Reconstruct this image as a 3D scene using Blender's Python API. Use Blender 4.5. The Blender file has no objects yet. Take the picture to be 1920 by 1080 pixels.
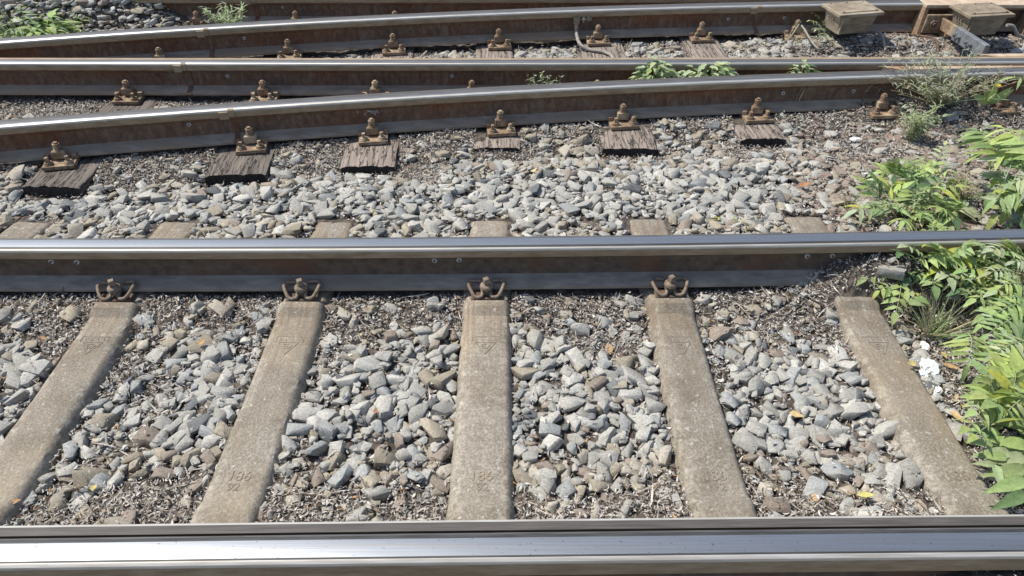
import bpy, bmesh, math, random
import numpy as np
from mathutils import Vector, Matrix
random.seed(11); rng = np.random.default_rng(11)
SC = bpy.context.scene
COL = SC.collection

# ------------------------------------------------------------------ camera geometry (photo pixels 1920 x 1080)
FPX, TH, CH = 1330.0, math.radians(40.35), 1.527
cT, sT = math.cos(TH), math.sin(TH)
def at(px, py, z=0.0):
    a, b = (px-960)/FPX, (540-py)/FPX
    d = (a, cT + b*sT, -sT + b*cT)
    k = (z-CH)/d[2]
    return Vector((d[0]*k, d[1]*k, z))
def proj(x, y, z):
    dz = z-CH
    dep = y*cT - dz*sT
    up = y*sT + dz*cT
    return 960+FPX*x/dep, 540-FPX*up/dep
def sstep(a, b, x):
    t = np.clip((x-a)/(b-a), 0, 1); return t*t*(3-2*t)
_lat = rng.random((64, 64))
def vnoise(x, y, s, o=0.0):
    u = np.asarray(x)*s + 100.3 + o*7.7; v = np.asarray(y)*s + 100.9 + o*3.1
    i = np.floor(u).astype(int); j = np.floor(v).astype(int)
    f = u-i; g = v-j; f = f*f*(3-2*f); g = g*g*(3-2*g)
    A = _lat[i % 64, j % 64]; B = _lat[(i+1) % 64, j % 64]; C = _lat[i % 64, (j+1) % 64]; D = _lat[(i+1) % 64, (j+1) % 64]
    return (A*(1-f)+B*f)*(1-g) + (C*(1-f)+D*f)*g

# ------------------------------------------------------------------ materials
def new_mat(name):
    m = bpy.data.materials.new(name); m.use_nodes = True
    nt = m.node_tree
    return m, nt, nt.nodes['Principled BSDF']
def nd(nt, t, **kw):
    n = nt.nodes.new(t)
    for k, v in kw.items(): setattr(n, k, v)
    return n
def coords(nt, scale=(1, 1, 1)):
    tc = nd(nt, 'ShaderNodeTexCoord'); mp = nd(nt, 'ShaderNodeMapping')
    mp.inputs['Scale'].default_value = scale
    nt.links.new(tc.outputs['Object'], mp.inputs['Vector'])
    oi = nd(nt, 'ShaderNodeObjectInfo'); ml = nd(nt, 'ShaderNodeVectorMath', operation='MULTIPLY')
    ml.inputs[1].default_value = (17.3, 9.1, 5.7); nt.links.new(oi.outputs['Random'], ml.inputs[0]); nt.links.new(ml.outputs[0], mp.inputs['Location'])
    return mp.outputs[0]
def noise(nt, vec, scale, detail=4, rough=0.6):
    n = nd(nt, 'ShaderNodeTexNoise'); n.inputs['Scale'].default_value = scale
    n.inputs['Detail'].default_value = detail; n.inputs['Roughness'].default_value = rough
    nt.links.new(vec, n.inputs['Vector']); return n.outputs['Fac']
def ramp(nt, fac, stops):
    r = nd(nt, 'ShaderNodeValToRGB'); e = r.color_ramp.elements
    while len(e) < len(stops): e.new(0.5)
    for el, (p, c) in zip(e, stops):
        el.position = p; el.color = (*c, 1) if len(c) == 3 else c
    nt.links.new(fac, r.inputs[0]); return r.outputs[0]
def gray(nt, fac, stops):
    return ramp(nt, fac, [(p, (v, v, v)) for p, v in stops])
def mix(nt, fac, a, b, mode='MIX'):
    m = nd(nt, 'ShaderNodeMix', data_type='RGBA', blend_type=mode)
    for i, s in ((0, fac), (6, a), (7, b)):
        if isinstance(s, (int, float)): m.inputs[i].default_value = s
        elif isinstance(s, tuple): m.inputs[i].default_value = (*s, 1)
        else: nt.links.new(s, m.inputs[i])
    return m.outputs[2]
def bump(nt, bsdf, h, strength, dist):
    b = nd(nt, 'ShaderNodeBump'); b.inputs['Strength'].default_value = strength; b.inputs['Distance'].default_value = dist
    nt.links.new(h, b.inputs['Height']); nt.links.new(b.outputs[0], bsdf.inputs['Normal'])
def simple(name, c1, c2, scale=30, rough=0.8, metal=0.0, stretch=(1, 1, 1), bs=0.3, bd=0.002, c3=None, p=(0.35, 0.65)):
    m, nt, b = new_mat(name)
    v = coords(nt, stretch); f = noise(nt, v, scale, 6, 0.65)
    col = ramp(nt, f, [(p[0], c1), (p[1], c2)])
    if c3:
        f3 = noise(nt, v, scale*0.17, 3); col = mix(nt, gray(nt, f3, [(0.5, 0), (0.66, 1)]), col, c3)
    nt.links.new(col, b.inputs['Base Color'])
    b.inputs['Roughness'].default_value = rough; b.inputs['Metallic'].default_value = metal
    if bs: bump(nt, b, f, bs, bd)
    return m
MAT = {}
def running():
    m, nt, b = new_mat('polished_running_steel')
    f = noise(nt, coords(nt, (.35, 14, 14)), 9, 5, .6); g = noise(nt, coords(nt, (.9, 210, 210)), 5, 4, .7); k = noise(nt, coords(nt, (.5, 1, 1)), 190, 3, .6); w = noise(nt, coords(nt, (.25, 40, 40)), 4, 3, .6)
    col = ramp(nt, f, [(.35, (.215, .235, .265)), (.65, (.285, .305, .335))])
    col = mix(nt, gray(nt, g, [(.40, .75), (.56, 0)]), col, (.20, .205, .21))
    col = mix(nt, gray(nt, k, [(.66, 0), (.70, .85)]), col, (.10, .09, .08))
    col = mix(nt, gray(nt, w, [(.60, 0), (.72, .6)]), col, (.26, .22, .18))
    nt.links.new(col, b.inputs['Base Color']); b.inputs['Metallic'].default_value = .8
    nt.links.new(gray(nt, f, [(.3, .52), (.7, .42)]), b.inputs['Roughness'])
    bump(nt, b, g, .12, .0006); return m
MAT['running'] = running()
MAT['worn'] = simple('worn_dull_steel', (.06, .058, .056), (.17, .165, .16), 14, .6, .3, (.5, 22, 22), .1, .001, p=(.4, .7))
MAT['lip'] = simple('bright_worn_edge', (.40, .36, .30), (.56, .53, .48), 12, .45, .4, (.6, 12, 12), .1, .001)
MAT['groove'] = simple('greasy_groove_and_box_shade', (.015, .015, .015), (.05, .048, .045), 20, .6, .0, (.5, 8, 8), .1, .001)  # grime lines on the rails, also painted shade under the boxes
MAT['headside'] = simple('brown_dusty_rail_side', (.21, .145, .085), (.32, .24, .155), 26, .8, 0, (.5, 2, 2), .25, .0015)
def web():
    m, nt, b = new_mat('dark_rust_web')
    f = noise(nt, coords(nt, (1, 1, .55)), 46, 7, .72); p = noise(nt, coords(nt, (.35, 1, 1)), 7, 4, .6); q = noise(nt, coords(nt, (1, 1, .22)), 26, 5, .65)
    col = ramp(nt, f, [(.3, (.07, .041, .027)), (.5, (.13, .078, .05)), (.7, (.22, .145, .095))])
    col = mix(nt, gray(nt, p, [(.45, 0), (.62, .75)]), col, mix(nt, 1.0, ramp(nt, f, [(.3, (.10, .036, .016)), (.7, (.22, .095, .045))]), (1, 1, 1), 'MULTIPLY'))
    col = mix(nt, gray(nt, q, [(.56, 0), (.68, .6)]), col, (.20, .155, .115))
    nt.links.new(col, b.inputs['Base Color']); b.inputs['Roughness'].default_value = .88; bump(nt, b, f, .6, .003); return m
MAT['web'] = web()
MAT['running_far'] = simple('dull_running_steel', (.14, .148, .16), (.23, .24, .26), 9, .48, .7, (.35, 14, 14), .05, .0006)
MAT['webgrey'] = simple('dusty_grey_brown_web', (.068, .044, .03), (.145, .10, .068), 40, .88, 0, (.6, 1, .7), .7, .003, (.14, .068, .036))
MAT['foot'] = simple('dusty_blue_grey_foot', (.165, .138, .112), (.285, .245, .20), 24, .85, 0, (.5, 1.5, 1.5), .3, .002, (.19, .155, .12))
MAT['footwarm'] = simple('dusty_brown_foot', (.20, .155, .115), (.31, .25, .19), 24, .85, 0, (.5, 1.5, 1.5), .3, .002, (.25, .18, .12))
MAT['rust'] = simple('rusty_iron', (.13, .082, .048), (.29, .20, .125), 75, .88, 0, (1, 1, 1), .6, .003, (.38, .29, .195))
MAT['clip'] = simple('dusty_brown_clip', (.12, .085, .06), (.26, .20, .145), 60, .8, 0, (1, 1, 1), .4, .0015)
MAT['darktop'] = simple('dull_dark_rail_top', (.04, .035, .031), (.095, .082, .072), 16, .65, 0, (.5, 20, 20), .1, .001)
MAT['rust_dark'] = simple('dark_rusty_iron', (.07, .042, .03), (.16, .10, .068), 50, .85, 0, (1, 1, 1), .3, .0015)
MAT['rust_light'] = simple('sandy_rust_plate', (.36, .26, .18), (.50, .40, .29), 18, .85, 0, (1, 1, 1), .3, .0015, (.30, .19, .12))
MAT['zinc'] = simple('galvanised_grey', (.15, .16, .17), (.24, .25, .26), 25, .55, .3, (1, 1, 1), .15, .001)
MAT['box'] = simple('weathered_olive_box', (.15, .115, .075), (.27, .215, .15), 22, .85, 0, (1, 1, 3), .4, .003, (.33, .28, .205))
MAT['cable'] = simple('dusty_grey_cable', (.20, .18, .15), (.33, .30, .26), 40, .8, 0)
MAT['stud'] = simple('pale_stud', (.42, .42, .42), (.7, .7, .7), 60, .6, .2)
MAT['paper'] = simple('crumpled_white_paper', (.60, .61, .60), (.74, .75, .73), 40, .9, 0, (1, 1, 1), .5, .003)
def concrete():
    m, nt, b = new_mat('weathered_concrete')
    v = coords(nt)
    f = noise(nt, v, 9, 5); g = noise(nt, v, 160, 4, .7); k = noise(nt, v, 55, 3, .7)
    col = ramp(nt, f, [(.32, (.21, .178, .134)), (.5, (.28, .245, .195)), (.7, (.33, .295, .243))])
    col = mix(nt, gray(nt, g, [(.42, .0), (.62, 1)]), mix(nt, 1.0, col, (.58, .57, .55), 'MULTIPLY'), col)
    col = mix(nt, gray(nt, k, [(.60, 0), (.70, .75)]), col, (.44, .415, .36))
    tc = nd(nt, 'ShaderNodeTexCoord'); sx = nd(nt, 'ShaderNodeSeparateXYZ'); nt.links.new(tc.outputs['Object'], sx.inputs[0])
    ab = nd(nt, 'ShaderNodeMath', operation='ABSOLUTE'); nt.links.new(sx.outputs[1], ab.inputs[0])
    e1 = gray(nt, ab.outputs[0], [(.038, 0), (.057, 1)])
    e2 = mix(nt, 1.0, e1, gray(nt, noise(nt, v, 38, 5, .75), [(.48, 0), (.64, .55)]), 'MULTIPLY')
    col = mix(nt, e2, col, (.44, .405, .335))
    col = mix(nt, gray(nt, noise(nt, v, 3.1, 2), [(.52, 0), (.72, .42)]), col, (.31, .24, .15))
    info = nd(nt, 'ShaderNodeObjectInfo')
    st = noise(nt, coords(nt, (2.2, 26, 1)), 3, 4, .6); gr = nd(nt, 'ShaderNodeMapRange'); gr.inputs[1].default_value = -.75; gr.inputs[2].default_value = -.12
    nt.links.new(sx.outputs[0], gr.inputs[0])
    col = mix(nt, mix(nt, 1.0, gray(nt, st, [(.46, 0), (.66, .75)]), gr.outputs[0], 'MULTIPLY'), col, (.17, .12, .08))
    col = mix(nt, gray(nt, noise(nt, coords(nt), 17, 6, .75), [(.60, 0), (.68, .55)]), col, (.19, .175, .15))
    hs = nd(nt, 'ShaderNodeHueSaturation'); mr = nd(nt, 'ShaderNodeMapRange')
    nt.links.new(info.outputs['Random'], mr.inputs[0]); mr.inputs[3].default_value = .9; mr.inputs[4].default_value = 1.12
    nt.links.new(mr.outputs[0], hs.inputs['Value']); nt.links.new(col, hs.inputs['Color'])
    nt.links.new(hs.outputs[0], b.inputs['Base Color']); b.inputs['Roughness'].default_value = .92
    hh = mix(nt, .5, g, k); bump(nt, b, hh, .55, .004)
    return m
MAT['concrete'] = concrete()
def timber(name, c1, c2, c3):
    m, nt, b = new_mat(name)
    v = coords(nt, (1.3, 30, 30)); f = noise(nt, v, 2.2, 8, .72)
    v2 = coords(nt, (.9, 9, 9)); w = noise(nt, v2, 5.5, 5, .6)
    col = ramp(nt, f, [(.3, c1), (.52, c2), (.72, c3)])
    crack = gray(nt, w, [(.475, 1), (.497, .06), (.503, .06), (.525, 1)])
    col = mix(nt, 1.0, col, crack, 'MULTIPLY')
    nt.links.new(col, b.inputs['Base Color']); b.inputs['Roughness'].default_value = .9
    bump(nt, b, mix(nt, .7, f, crack), .8, .006)
    return m
MAT['timber'] = timber('grey_brown_cracked_timber', (.12, .095, .075), (.245, .20, .165), (.36, .31, .265))
MAT['timber_dark'] = timber('dark_tarred_timber', (.06, .05, .042), (.13, .108, .09), (.23, .20, .17))
MAT['timber_end'] = simple('stained_end_grain_painted_shade', (.010, .009, .008), (.035, .03, .026), 40, .9, 0, (1, 3, 1), .6, .004)  # dark stain, with the shade of the camera-facing ends painted in
def attr_mat(name, rough, nscale, bs, bd, lo, hi, transl=0.0, spec=.5, freq2=None):
    m, nt, b = new_mat(name)
    a = nd(nt, 'ShaderNodeVertexColor', layer_name='Col'); v = coords(nt)
    f = noise(nt, v, nscale, 6, .7)
    col = mix(nt, 1.0, a.outputs[0], gray(nt, f, [(.3, lo), (.7, hi)]), 'MULTIPLY')
    if freq2:
        f2 = noise(nt, v, freq2, 4, .6)
        col = mix(nt, gray(nt, f2, [(.52, 0), (.74, .4)]), col, mix(nt, .5, col, (.34, .31, .265)))
    nt.links.new(col, b.inputs['Base Color']); b.inputs['Roughness'].default_value = rough
    b.inputs['Specular IOR Level'].default_value = spec
    if bs: bump(nt, b, f, bs, bd)
    if transl:
        t = nd(nt, 'ShaderNodeBsdfTranslucent'); ms = nd(nt, 'ShaderNodeMixShader'); ms.inputs[0].default_value = transl
        nt.links.new(col, t.inputs[0]); nt.links.new(b.outputs[0], ms.inputs[1]); nt.links.new(t.outputs[0], ms.inputs[2])
        nt.links.new(ms.outputs[0], nt.nodes['Material Output'].inputs[0])
    return m
MAT['stone'] = attr_mat('crushed_stone', .92, 170, .7, .003, .58, 1.28, spec=.2, freq2=30)
MAT['litter'] = attr_mat('dry_litter', .9, 260, .2, .001, .7, 1.15, spec=.2)
MAT['leaf'] = attr_mat('green_leaf', .55, 90, .2, .001, .66, 1.18, .36, spec=.2)
MAT['deadleaf'] = attr_mat('dead_leaf', .7, 120, .3, .001, .6, 1.1, .2)
def ground_mat():
    m, nt, b = new_mat('dark_gravelly_soil')
    v = coords(nt)
    vo = nd(nt, 'ShaderNodeTexVoronoi'); vo.inputs['Scale'].default_value = 42; nt.links.new(v, vo.inputs['Vector'])
    f = noise(nt, v, 60, 6, .7)
    col = ramp(nt, f, [(.3, (.028, .022, .017)), (.52, (.085, .068, .052)), (.75, (.20, .17, .14))])
    vg = nd(nt, 'ShaderNodeRGBToBW'); nt.links.new(vo.outputs['Color'], vg.inputs[0])
    col = mix(nt, .4, col, mix(nt, 1.0, vg.outputs[0], (.24, .20, .165), 'MULTIPLY'))
    nt.links.new(col, b.inputs['Base Color']); b.inputs['Roughness'].default_value = .95
    bump(nt, b, mix(nt, .5, f, vo.outputs['Distance']), 1.0, .02)
    return m
MAT['ground'] = ground_mat()

# ------------------------------------------------------------------ mesh helpers
def mesh_np(name, V, quads=None, tris=None, col=None, mat=None, smooth=False):
    me = bpy.data.meshes.new(name)
    V = np.asarray(V, np.float32); me.vertices.add(len(V)); me.vertices.foreach_set('co', V.ravel())
    loops, starts, totals, k = [], [], [], 0
    for F, n in ((quads, 4), (tris, 3)):
        if F is None or len(F) == 0: continue
        F = np.asarray(F, np.int32); loops.append(F.ravel())
        starts.append(k+np.arange(len(F))*n); totals.append(np.full(len(F), n)); k += len(F)*n
    L = np.concatenate(loops); me.loops.add(len(L)); me.loops.foreach_set('vertex_index', L)
    S = np.concatenate(starts).astype(np.int32); me.polygons.add(len(S)); me.polygons.foreach_set('loop_start', S)
    me.polygons.foreach_set('loop_total', np.concatenate(totals).astype(np.int32))
    if smooth: me.polygons.foreach_set('use_smooth', np.ones(len(S), bool))
    me.update(calc_edges=True); me.validate()
    if col is not None:
        c = np.ones((len(V), 4), np.float32); c[:, :3] = col
        a = me.color_attributes.new('Col', 'FLOAT_COLOR', 'POINT'); a.data.foreach_set('color', c.ravel())
    if mat: me.materials.append(mat)
    return me
class MB:
    def __init__(s): s.v = []; s.f = []; s.c = []; s.m = []
    def add(s, vs, fs, col=(1, 1, 1), m=0):
        k = len(s.v); s.v += [tuple(v) for v in vs]; s.c += [col]*len(vs)
        for f in fs: s.f.append([i+k for i in f]); s.m.append(m)
    def box(s, c, d, rot=None, m=0, taper=1.0):
        P = []
        for z in (-.5, .5):
            t = 1.0 if z < 0 else taper
            for x, y in ((-.5, -.5), (.5, -.5), (.5, .5), (-.5, .5)):
                p = Vector((x*d[0]*t, y*d[1]*t, z*d[2]))
                if rot: p = rot @ p
                P.append(p+Vector(c))
        s.add(P, [(3, 2, 1, 0), (4, 5, 6, 7), (0, 1, 5, 4), (1, 2, 6, 5), (2, 3, 7, 6), (3, 0, 4, 7)], m=m)
    def cyl(s, p0, p1, r0, r1=None, n=10, m=0, phase=0.0):
        r1 = r0 if r1 is None else r1; p0 = Vector(p0); p1 = Vector(p1); a = (p1-p0).normalized()
        u = a.orthogonal().normalized(); w = a.cross(u); P = []
        for p, r in ((p0, r0), (p1, r1)):
            for i in range(n):
                t = 2*math.pi*i/n+phase; P.append(p+(u*math.cos(t)+w*math.sin(t))*r)
        s.add(P, [tuple(range(n-1, -1, -1)), tuple(range(n, 2*n))]+[(i, (i+1) % n, n+(i+1) % n, n+i) for i in range(n)], m=m)
    def tube(s, pts, r, n=8, col=(1, 1, 1), m=0):
        pts = [Vector(p) for p in pts]; P = []; u = None
        for i, p in enumerate(pts):
            t = (pts[min(i+1, len(pts)-1)]-pts[max(i-1, 0)]).normalized()
            if u is None: u = t.orthogonal().normalized()
            u = (u-t*u.dot(t))
            u = u.normalized() if u.length > 1e-6 else t.orthogonal().normalized()
            w = t.cross(u); rr = r[i] if isinstance(r, (list, tuple)) else r
            for k in range(n):
                a = 2*math.pi*k/n; P.append(p+(u*math.cos(a)+w*math.sin(a))*rr)
        F = [tuple(range(n-1, -1, -1)), tuple(range((len(pts)-1)*n, len(pts)*n))]
        for i in range(len(pts)-1):
            for k in range(n): F.append((i*n+k, i*n+(k+1) % n, (i+1)*n+(k+1) % n, (i+1)*n+k))
        s.add(P, F, col, m)
    def prism(s, poly, d, m=0):
        n = len(poly); P = [Vector(p) for p in poly]+[Vector(p)+Vector(d) for p in poly]
        s.add(P, [tuple(range(n-1, -1, -1)), tuple(range(n, 2*n))]+[(i, (i+1) % n, n+(i+1) % n, n+i) for i in range(n)], m=m)
    def leaf(s, base, d, up, L, W, col, fold=.25, droop=.2, shape=.75, n=5, curl=0.0):
        d = Vector(d).normalized(); up = Vector(up); side = d.cross(up)
        if side.length < 1e-4: side = d.orthogonal()
        side.normalize(); up = side.cross(d).normalized(); P = []
        for i in range(n+1):
            t = i/n; w = W*.5*max(.015, math.sin(math.pi*min(1, t**shape))**.9)
            c = Vector(base)+d*(L*t)-up*(droop*L*t*t)
            e = up*(fold*w+curl*w*math.sin(t*9))
            P += [c-side*w+e, c, c+side*w+e]
        F = []
        for i in range(n):
            k = i*3; F += [(k, k+1, k+4, k+3), (k+1, k+2, k+5, k+4)]
        s.add(P, F, col)
    def mesh(s, name, mats, smooth=None):
        me = bpy.data.meshes.new(name); me.from_pydata(s.v, [], s.f)
        for m in mats: me.materials.append(m)
        me.polygons.foreach_set('material_index', s.m)
        a = me.color_attributes.new('Col', 'FLOAT_COLOR', 'POINT')
        c = np.ones((len(s.v), 4), np.float32); c[:, :3] = np.array(s.c); a.data.foreach_set('color', c.ravel())
        bm = bmesh.new(); bm.from_mesh(me); bmesh.ops.recalc_face_normals(bm, faces=bm.faces) if smooth is not None else None
        bm.to_mesh(me); bm.free()
        if smooth:
            me.polygons.foreach_set('use_smooth', [True]*len(me.polygons)); me.set_sharp_from_angle(angle=math.radians(smooth))
        return me
def link(name, me, parent=None, bevel=0.0):
    o = bpy.data.objects.new(name, me); COL.objects.link(o)
    if parent: o.parent = parent
    if bevel:
        b = o.modifiers.new('bevel', 'BEVEL'); b.width = bevel; b.segments = 2; b.limit_method = 'ANGLE'; b.angle_limit = math.radians(40)
    return o
def tag(o, label, cat, group=None, kind=None):
    if label: o['label'] = label
    if cat: o['category'] = cat
    if group: o['group'] = group
    if kind: o['kind'] = kind
    return o
def thing(name, label, cat, loc=(0, 0, 0), rz=0, group=None):
    o = bpy.data.objects.new(name, None); COL.objects.link(o); o.empty_display_size = .05
    o.location = loc; o.rotation_euler = (0, 0, rz)
    return tag(o, label, cat, group)
def copy_thing(src, loc, rz, label):
    r = src.copy(); COL.objects.link(r); r.location = loc; r.rotation_euler = (0, 0, rz); r['label'] = label
    for ch in src.children:
        c = ch.copy(); COL.objects.link(c); c.parent = r
    return r

# ------------------------------------------------------------------ rails
ZB, RH = .02, .15
def fit(pts, deg=2):
    P = [at(x, y, ZB+RH) for x, y in pts]
    return np.polyfit([p.x for p in P], [p.y for p in P], deg)
RAILS = dict(
    a=fit([(0, 1064.5), (480, 1058.5), (960, 1052), (1440, 1047), (1920, 1042)]),
    b=fit([(0, 468.5), (640, 467), (1280, 461), (1640, 456), (1920, 450)]),
    c=fit([(0, 237), (430, 203), (640, 191), (960, 172), (1280, 156), (1600, 142.5), (1920, 136)]),
    d=fit([(0, 117.5), (640, 118), (960, 118.3), (1280, 117.3), (1920, 115)]),
    e=fit([(0, 79), (320, 57), (640, 37), (960, 25), (1280, 14), (1600, 7)]),
    f=fit([(400, -7), (960, -7), (1600, -8)], 1))
def cy(k, x):            # centre line
    return np.polyval(RAILS[k], x)+.035
def slope(k, x): return float(np.polyval(np.polyder(RAILS[k]), x))
PROF = [  # across, up, material of the edge that starts here
    (-.0625, 0, 2), (-.0625, .0095, 2), (-.0605, .0115, 2), (-.030, .021, 2), (-.016, .030, 1), (-.009, .044, 1), (-.0075, .060, 1), (-.0075, .088, 1),
    (-.012, .101, 1), (-.021, .107, 1), (-.034, .112, 0), (-.0355, .122, 0), (-.0355, .1385, 4), (-.033, .1445, 4), (-.0285, .1477, 5), (-.0255, .1488, 3),
    (-.012, .1498, 3), (.004, .15, 3), (.018, .1495, 6), (.0265, .1485, 6), (.032, .1455, 0), (.0355, .1395, 0), (.0355, .122, 0),
    (.034, .112, 1), (.021, .107, 1), (.012, .101, 1), (.0075, .088, 1), (.0075, .060, 1), (.009, .044, 1), (.016, .030, 2), (.030, .021, 2), (.0605, .0115, 2), (.0625, .0095, 2), (.0625, 0, 2)]
PROF_A = [p for p in PROF]
def set_a():
    P = []
    for u, w, m in PROF:
        if abs(u+.0355) < 1e-6 and w < .13: w = .100
        if abs(u+.034) < 1e-6: w = .090
        P.append((u, w, m))
    return P
PROF_A = set_a()
PROF_A = [(u if u != -.012 else -.0215, w, ({-.0285: 4, -.0255: 5, -.012: 3, .004: 3, .018: 5, .0265: 6}.get(u, m) if w > .14 else m)) for u, w, m in PROF_A]
RM = [MAT[k] for k in ('headside', 'web', 'foot', 'running', 'lip', 'groove', 'worn', 'darktop')]
RM2 = list(RM); RM2[2] = MAT['footwarm']; RM2[3] = MAT['running_far']
PROF_B = [(u if u != -.012 else -.0195, w, ({-.0255: 5}.get(u, m) if w > .144 else m)) for u, w, m in PROF]
PROF_C = [(u if u != -.012 else -.0165, w, ({-.0285: 4, -.0255: 3, -.012: 6, .004: 7, .018: 7, .0265: 7, .032: 4}.get(u, m) if w > .144 else m)) for u, w, m in PROF]
PROF_D = [(u if u != -.012 else -.0155, w, ({-.0255: 3, -.012: 6, .004: 0, .018: 0, .0265: 4, .032: 4}.get(u, m) if w > .144 else m)) for u, w, m in PROF]
RMB = list(RM); RMB[1] = MAT['webgrey']
PR = dict(a=PROF_A, b=PROF_B, c=PROF_C, d=PROF_D, e=PROF_C, f=PROF_C)
def sweep(k, prof, x0, x1, dx, off=0.0):
    n = max(2, int((x1-x0)/dx)+1); xs = np.linspace(x0, x1, n); m = len(prof); mb = MB(); P = []
    for x in xs:
        s = slope(k, x); t = math.hypot(1, s); nx, ny = -s/t, 1/t
        for u, w, _ in prof: P.append((x+nx*u, float(cy(k, x))+ny*u, ZB+w))
    F = []; MI = []
    for i in range(n-1):
        for j in range(m):
            F.append((i*m+j, i*m+(j+1) % m, (i+1)*m+(j+1) % m, (i+1)*m+j)); MI.append(prof[j][2])
    mb.add(P, F); mb.m = MI
    mb.add([P[j] for j in range(m)], [tuple(range(m))], m=1); mb.add([P[(n-1)*m+j] for j in range(m)], [tuple(range(m-1, -1, -1))], m=1)
    return mb
rail_info = dict(
    a='broad polished steel rail running across the bottom edge of the picture',
    b='polished steel rail at the far ends of the concrete sleepers',
    c='rust brown curved rail bolted along the visible ends of the timbers',
    d='straight polished rail behind the curved rail, nearly touching it at right',
    e='curved rail behind the straight rail, with a cable bolted to its web',
    f='farthest straight rail, only its rusty web and foot in view')
RO = {}
for k in 'abcdef':
    o = link('rail', sweep(k, PR[k], -4.6, 4.6, .1).mesh('rail', RMB if k in 'ab' else RM2, 28)); tag(o, rail_info[k], 'rail', 'railway rails'); RO[k] = o
# strip along the inner side of the front rail's head
strip = [(.0385, .126, 5), (.0385, .1440, 7), (.0595, .1425, 4), (.0655, .1400, 0), (.067, .134, 0), (.067, .126, 0)]
link('guard_strip', sweep('a', strip, -4.6, 4.6, .1).mesh('guard_strip', RM, 28), RO['a'])
def weld(k, px, py):
    p = at(px, py, .12); o = []
    for u, w, m in PROF:
        s = .004; o.append((u*(1+.09) if abs(u) > .02 else u+math.copysign(s, u), w-.0008 if w > .1435 else w, 1 if w < .108 else 0))
    link('weld', sweep(k, o, p.x-.012, p.x+.012, .012).mesh('weld', RM, 28), RO[k])
    # thicker head on the left of the joint
    h = [(-.0345, .103, 0), (-.0395, .106, 0), (-.0395, .137, 0), (-.0345, .140, 0)]
    link('head_collar', sweep(k, h, p.x-.05, p.x-.0125, .02).mesh('head_collar', RM, 28), RO[k])
weld('c', 434, 225); weld('d', 354, 130); weld('e', 393, 65); weld('f', 478, 8)
weld('e', 1425, 32)
def stud(k, px, py, r=.008, dark=False):
    h = at(px, py, .085); y = float(cy(k, h.x))
    for _ in range(3):   # on the near face of the web
        a, b = (px-960)/FPX, (540-py)/FPX; t = (y-.008)/(cT+b*sT); x = a*t; z = CH+(-sT+b*cT)*t; y = float(cy(k, x))
    mb = MB(); mb.cyl((x, y-.014, z), (x, y-.006, z), r, n=12); mb.cyl((x, y-.017, z), (x, y-.0135, z), r*.55, n=8, m=1)
    link('web_stud', mb.mesh('web_stud', [MAT['rust_dark'] if dark else MAT['stud'], MAT['rust_dark']], 30), RO[k])
for k, x, y in (('b', 97, 489), ('b', 145, 490), ('b', 815, 487), ('b', 861, 486), ('b', 1513, 479), ('b', 1560, 478), ('c', 355, 233), ('c', 1468, 174),
                ('c', 1600, 170), ('d', 427, 142), ('d', 848, 142), ('e', 458, 71), ('e', 1365, 35), ('e', 1470, 33), ('f', 530, 13)):
    stud(k, x, y)
for k, x, y in (('d', 296, 142), ('e', 333, 80), ('a', 800, 1069), ('a', 731, 1070)): stud(k, x, y, .008, True)

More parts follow.
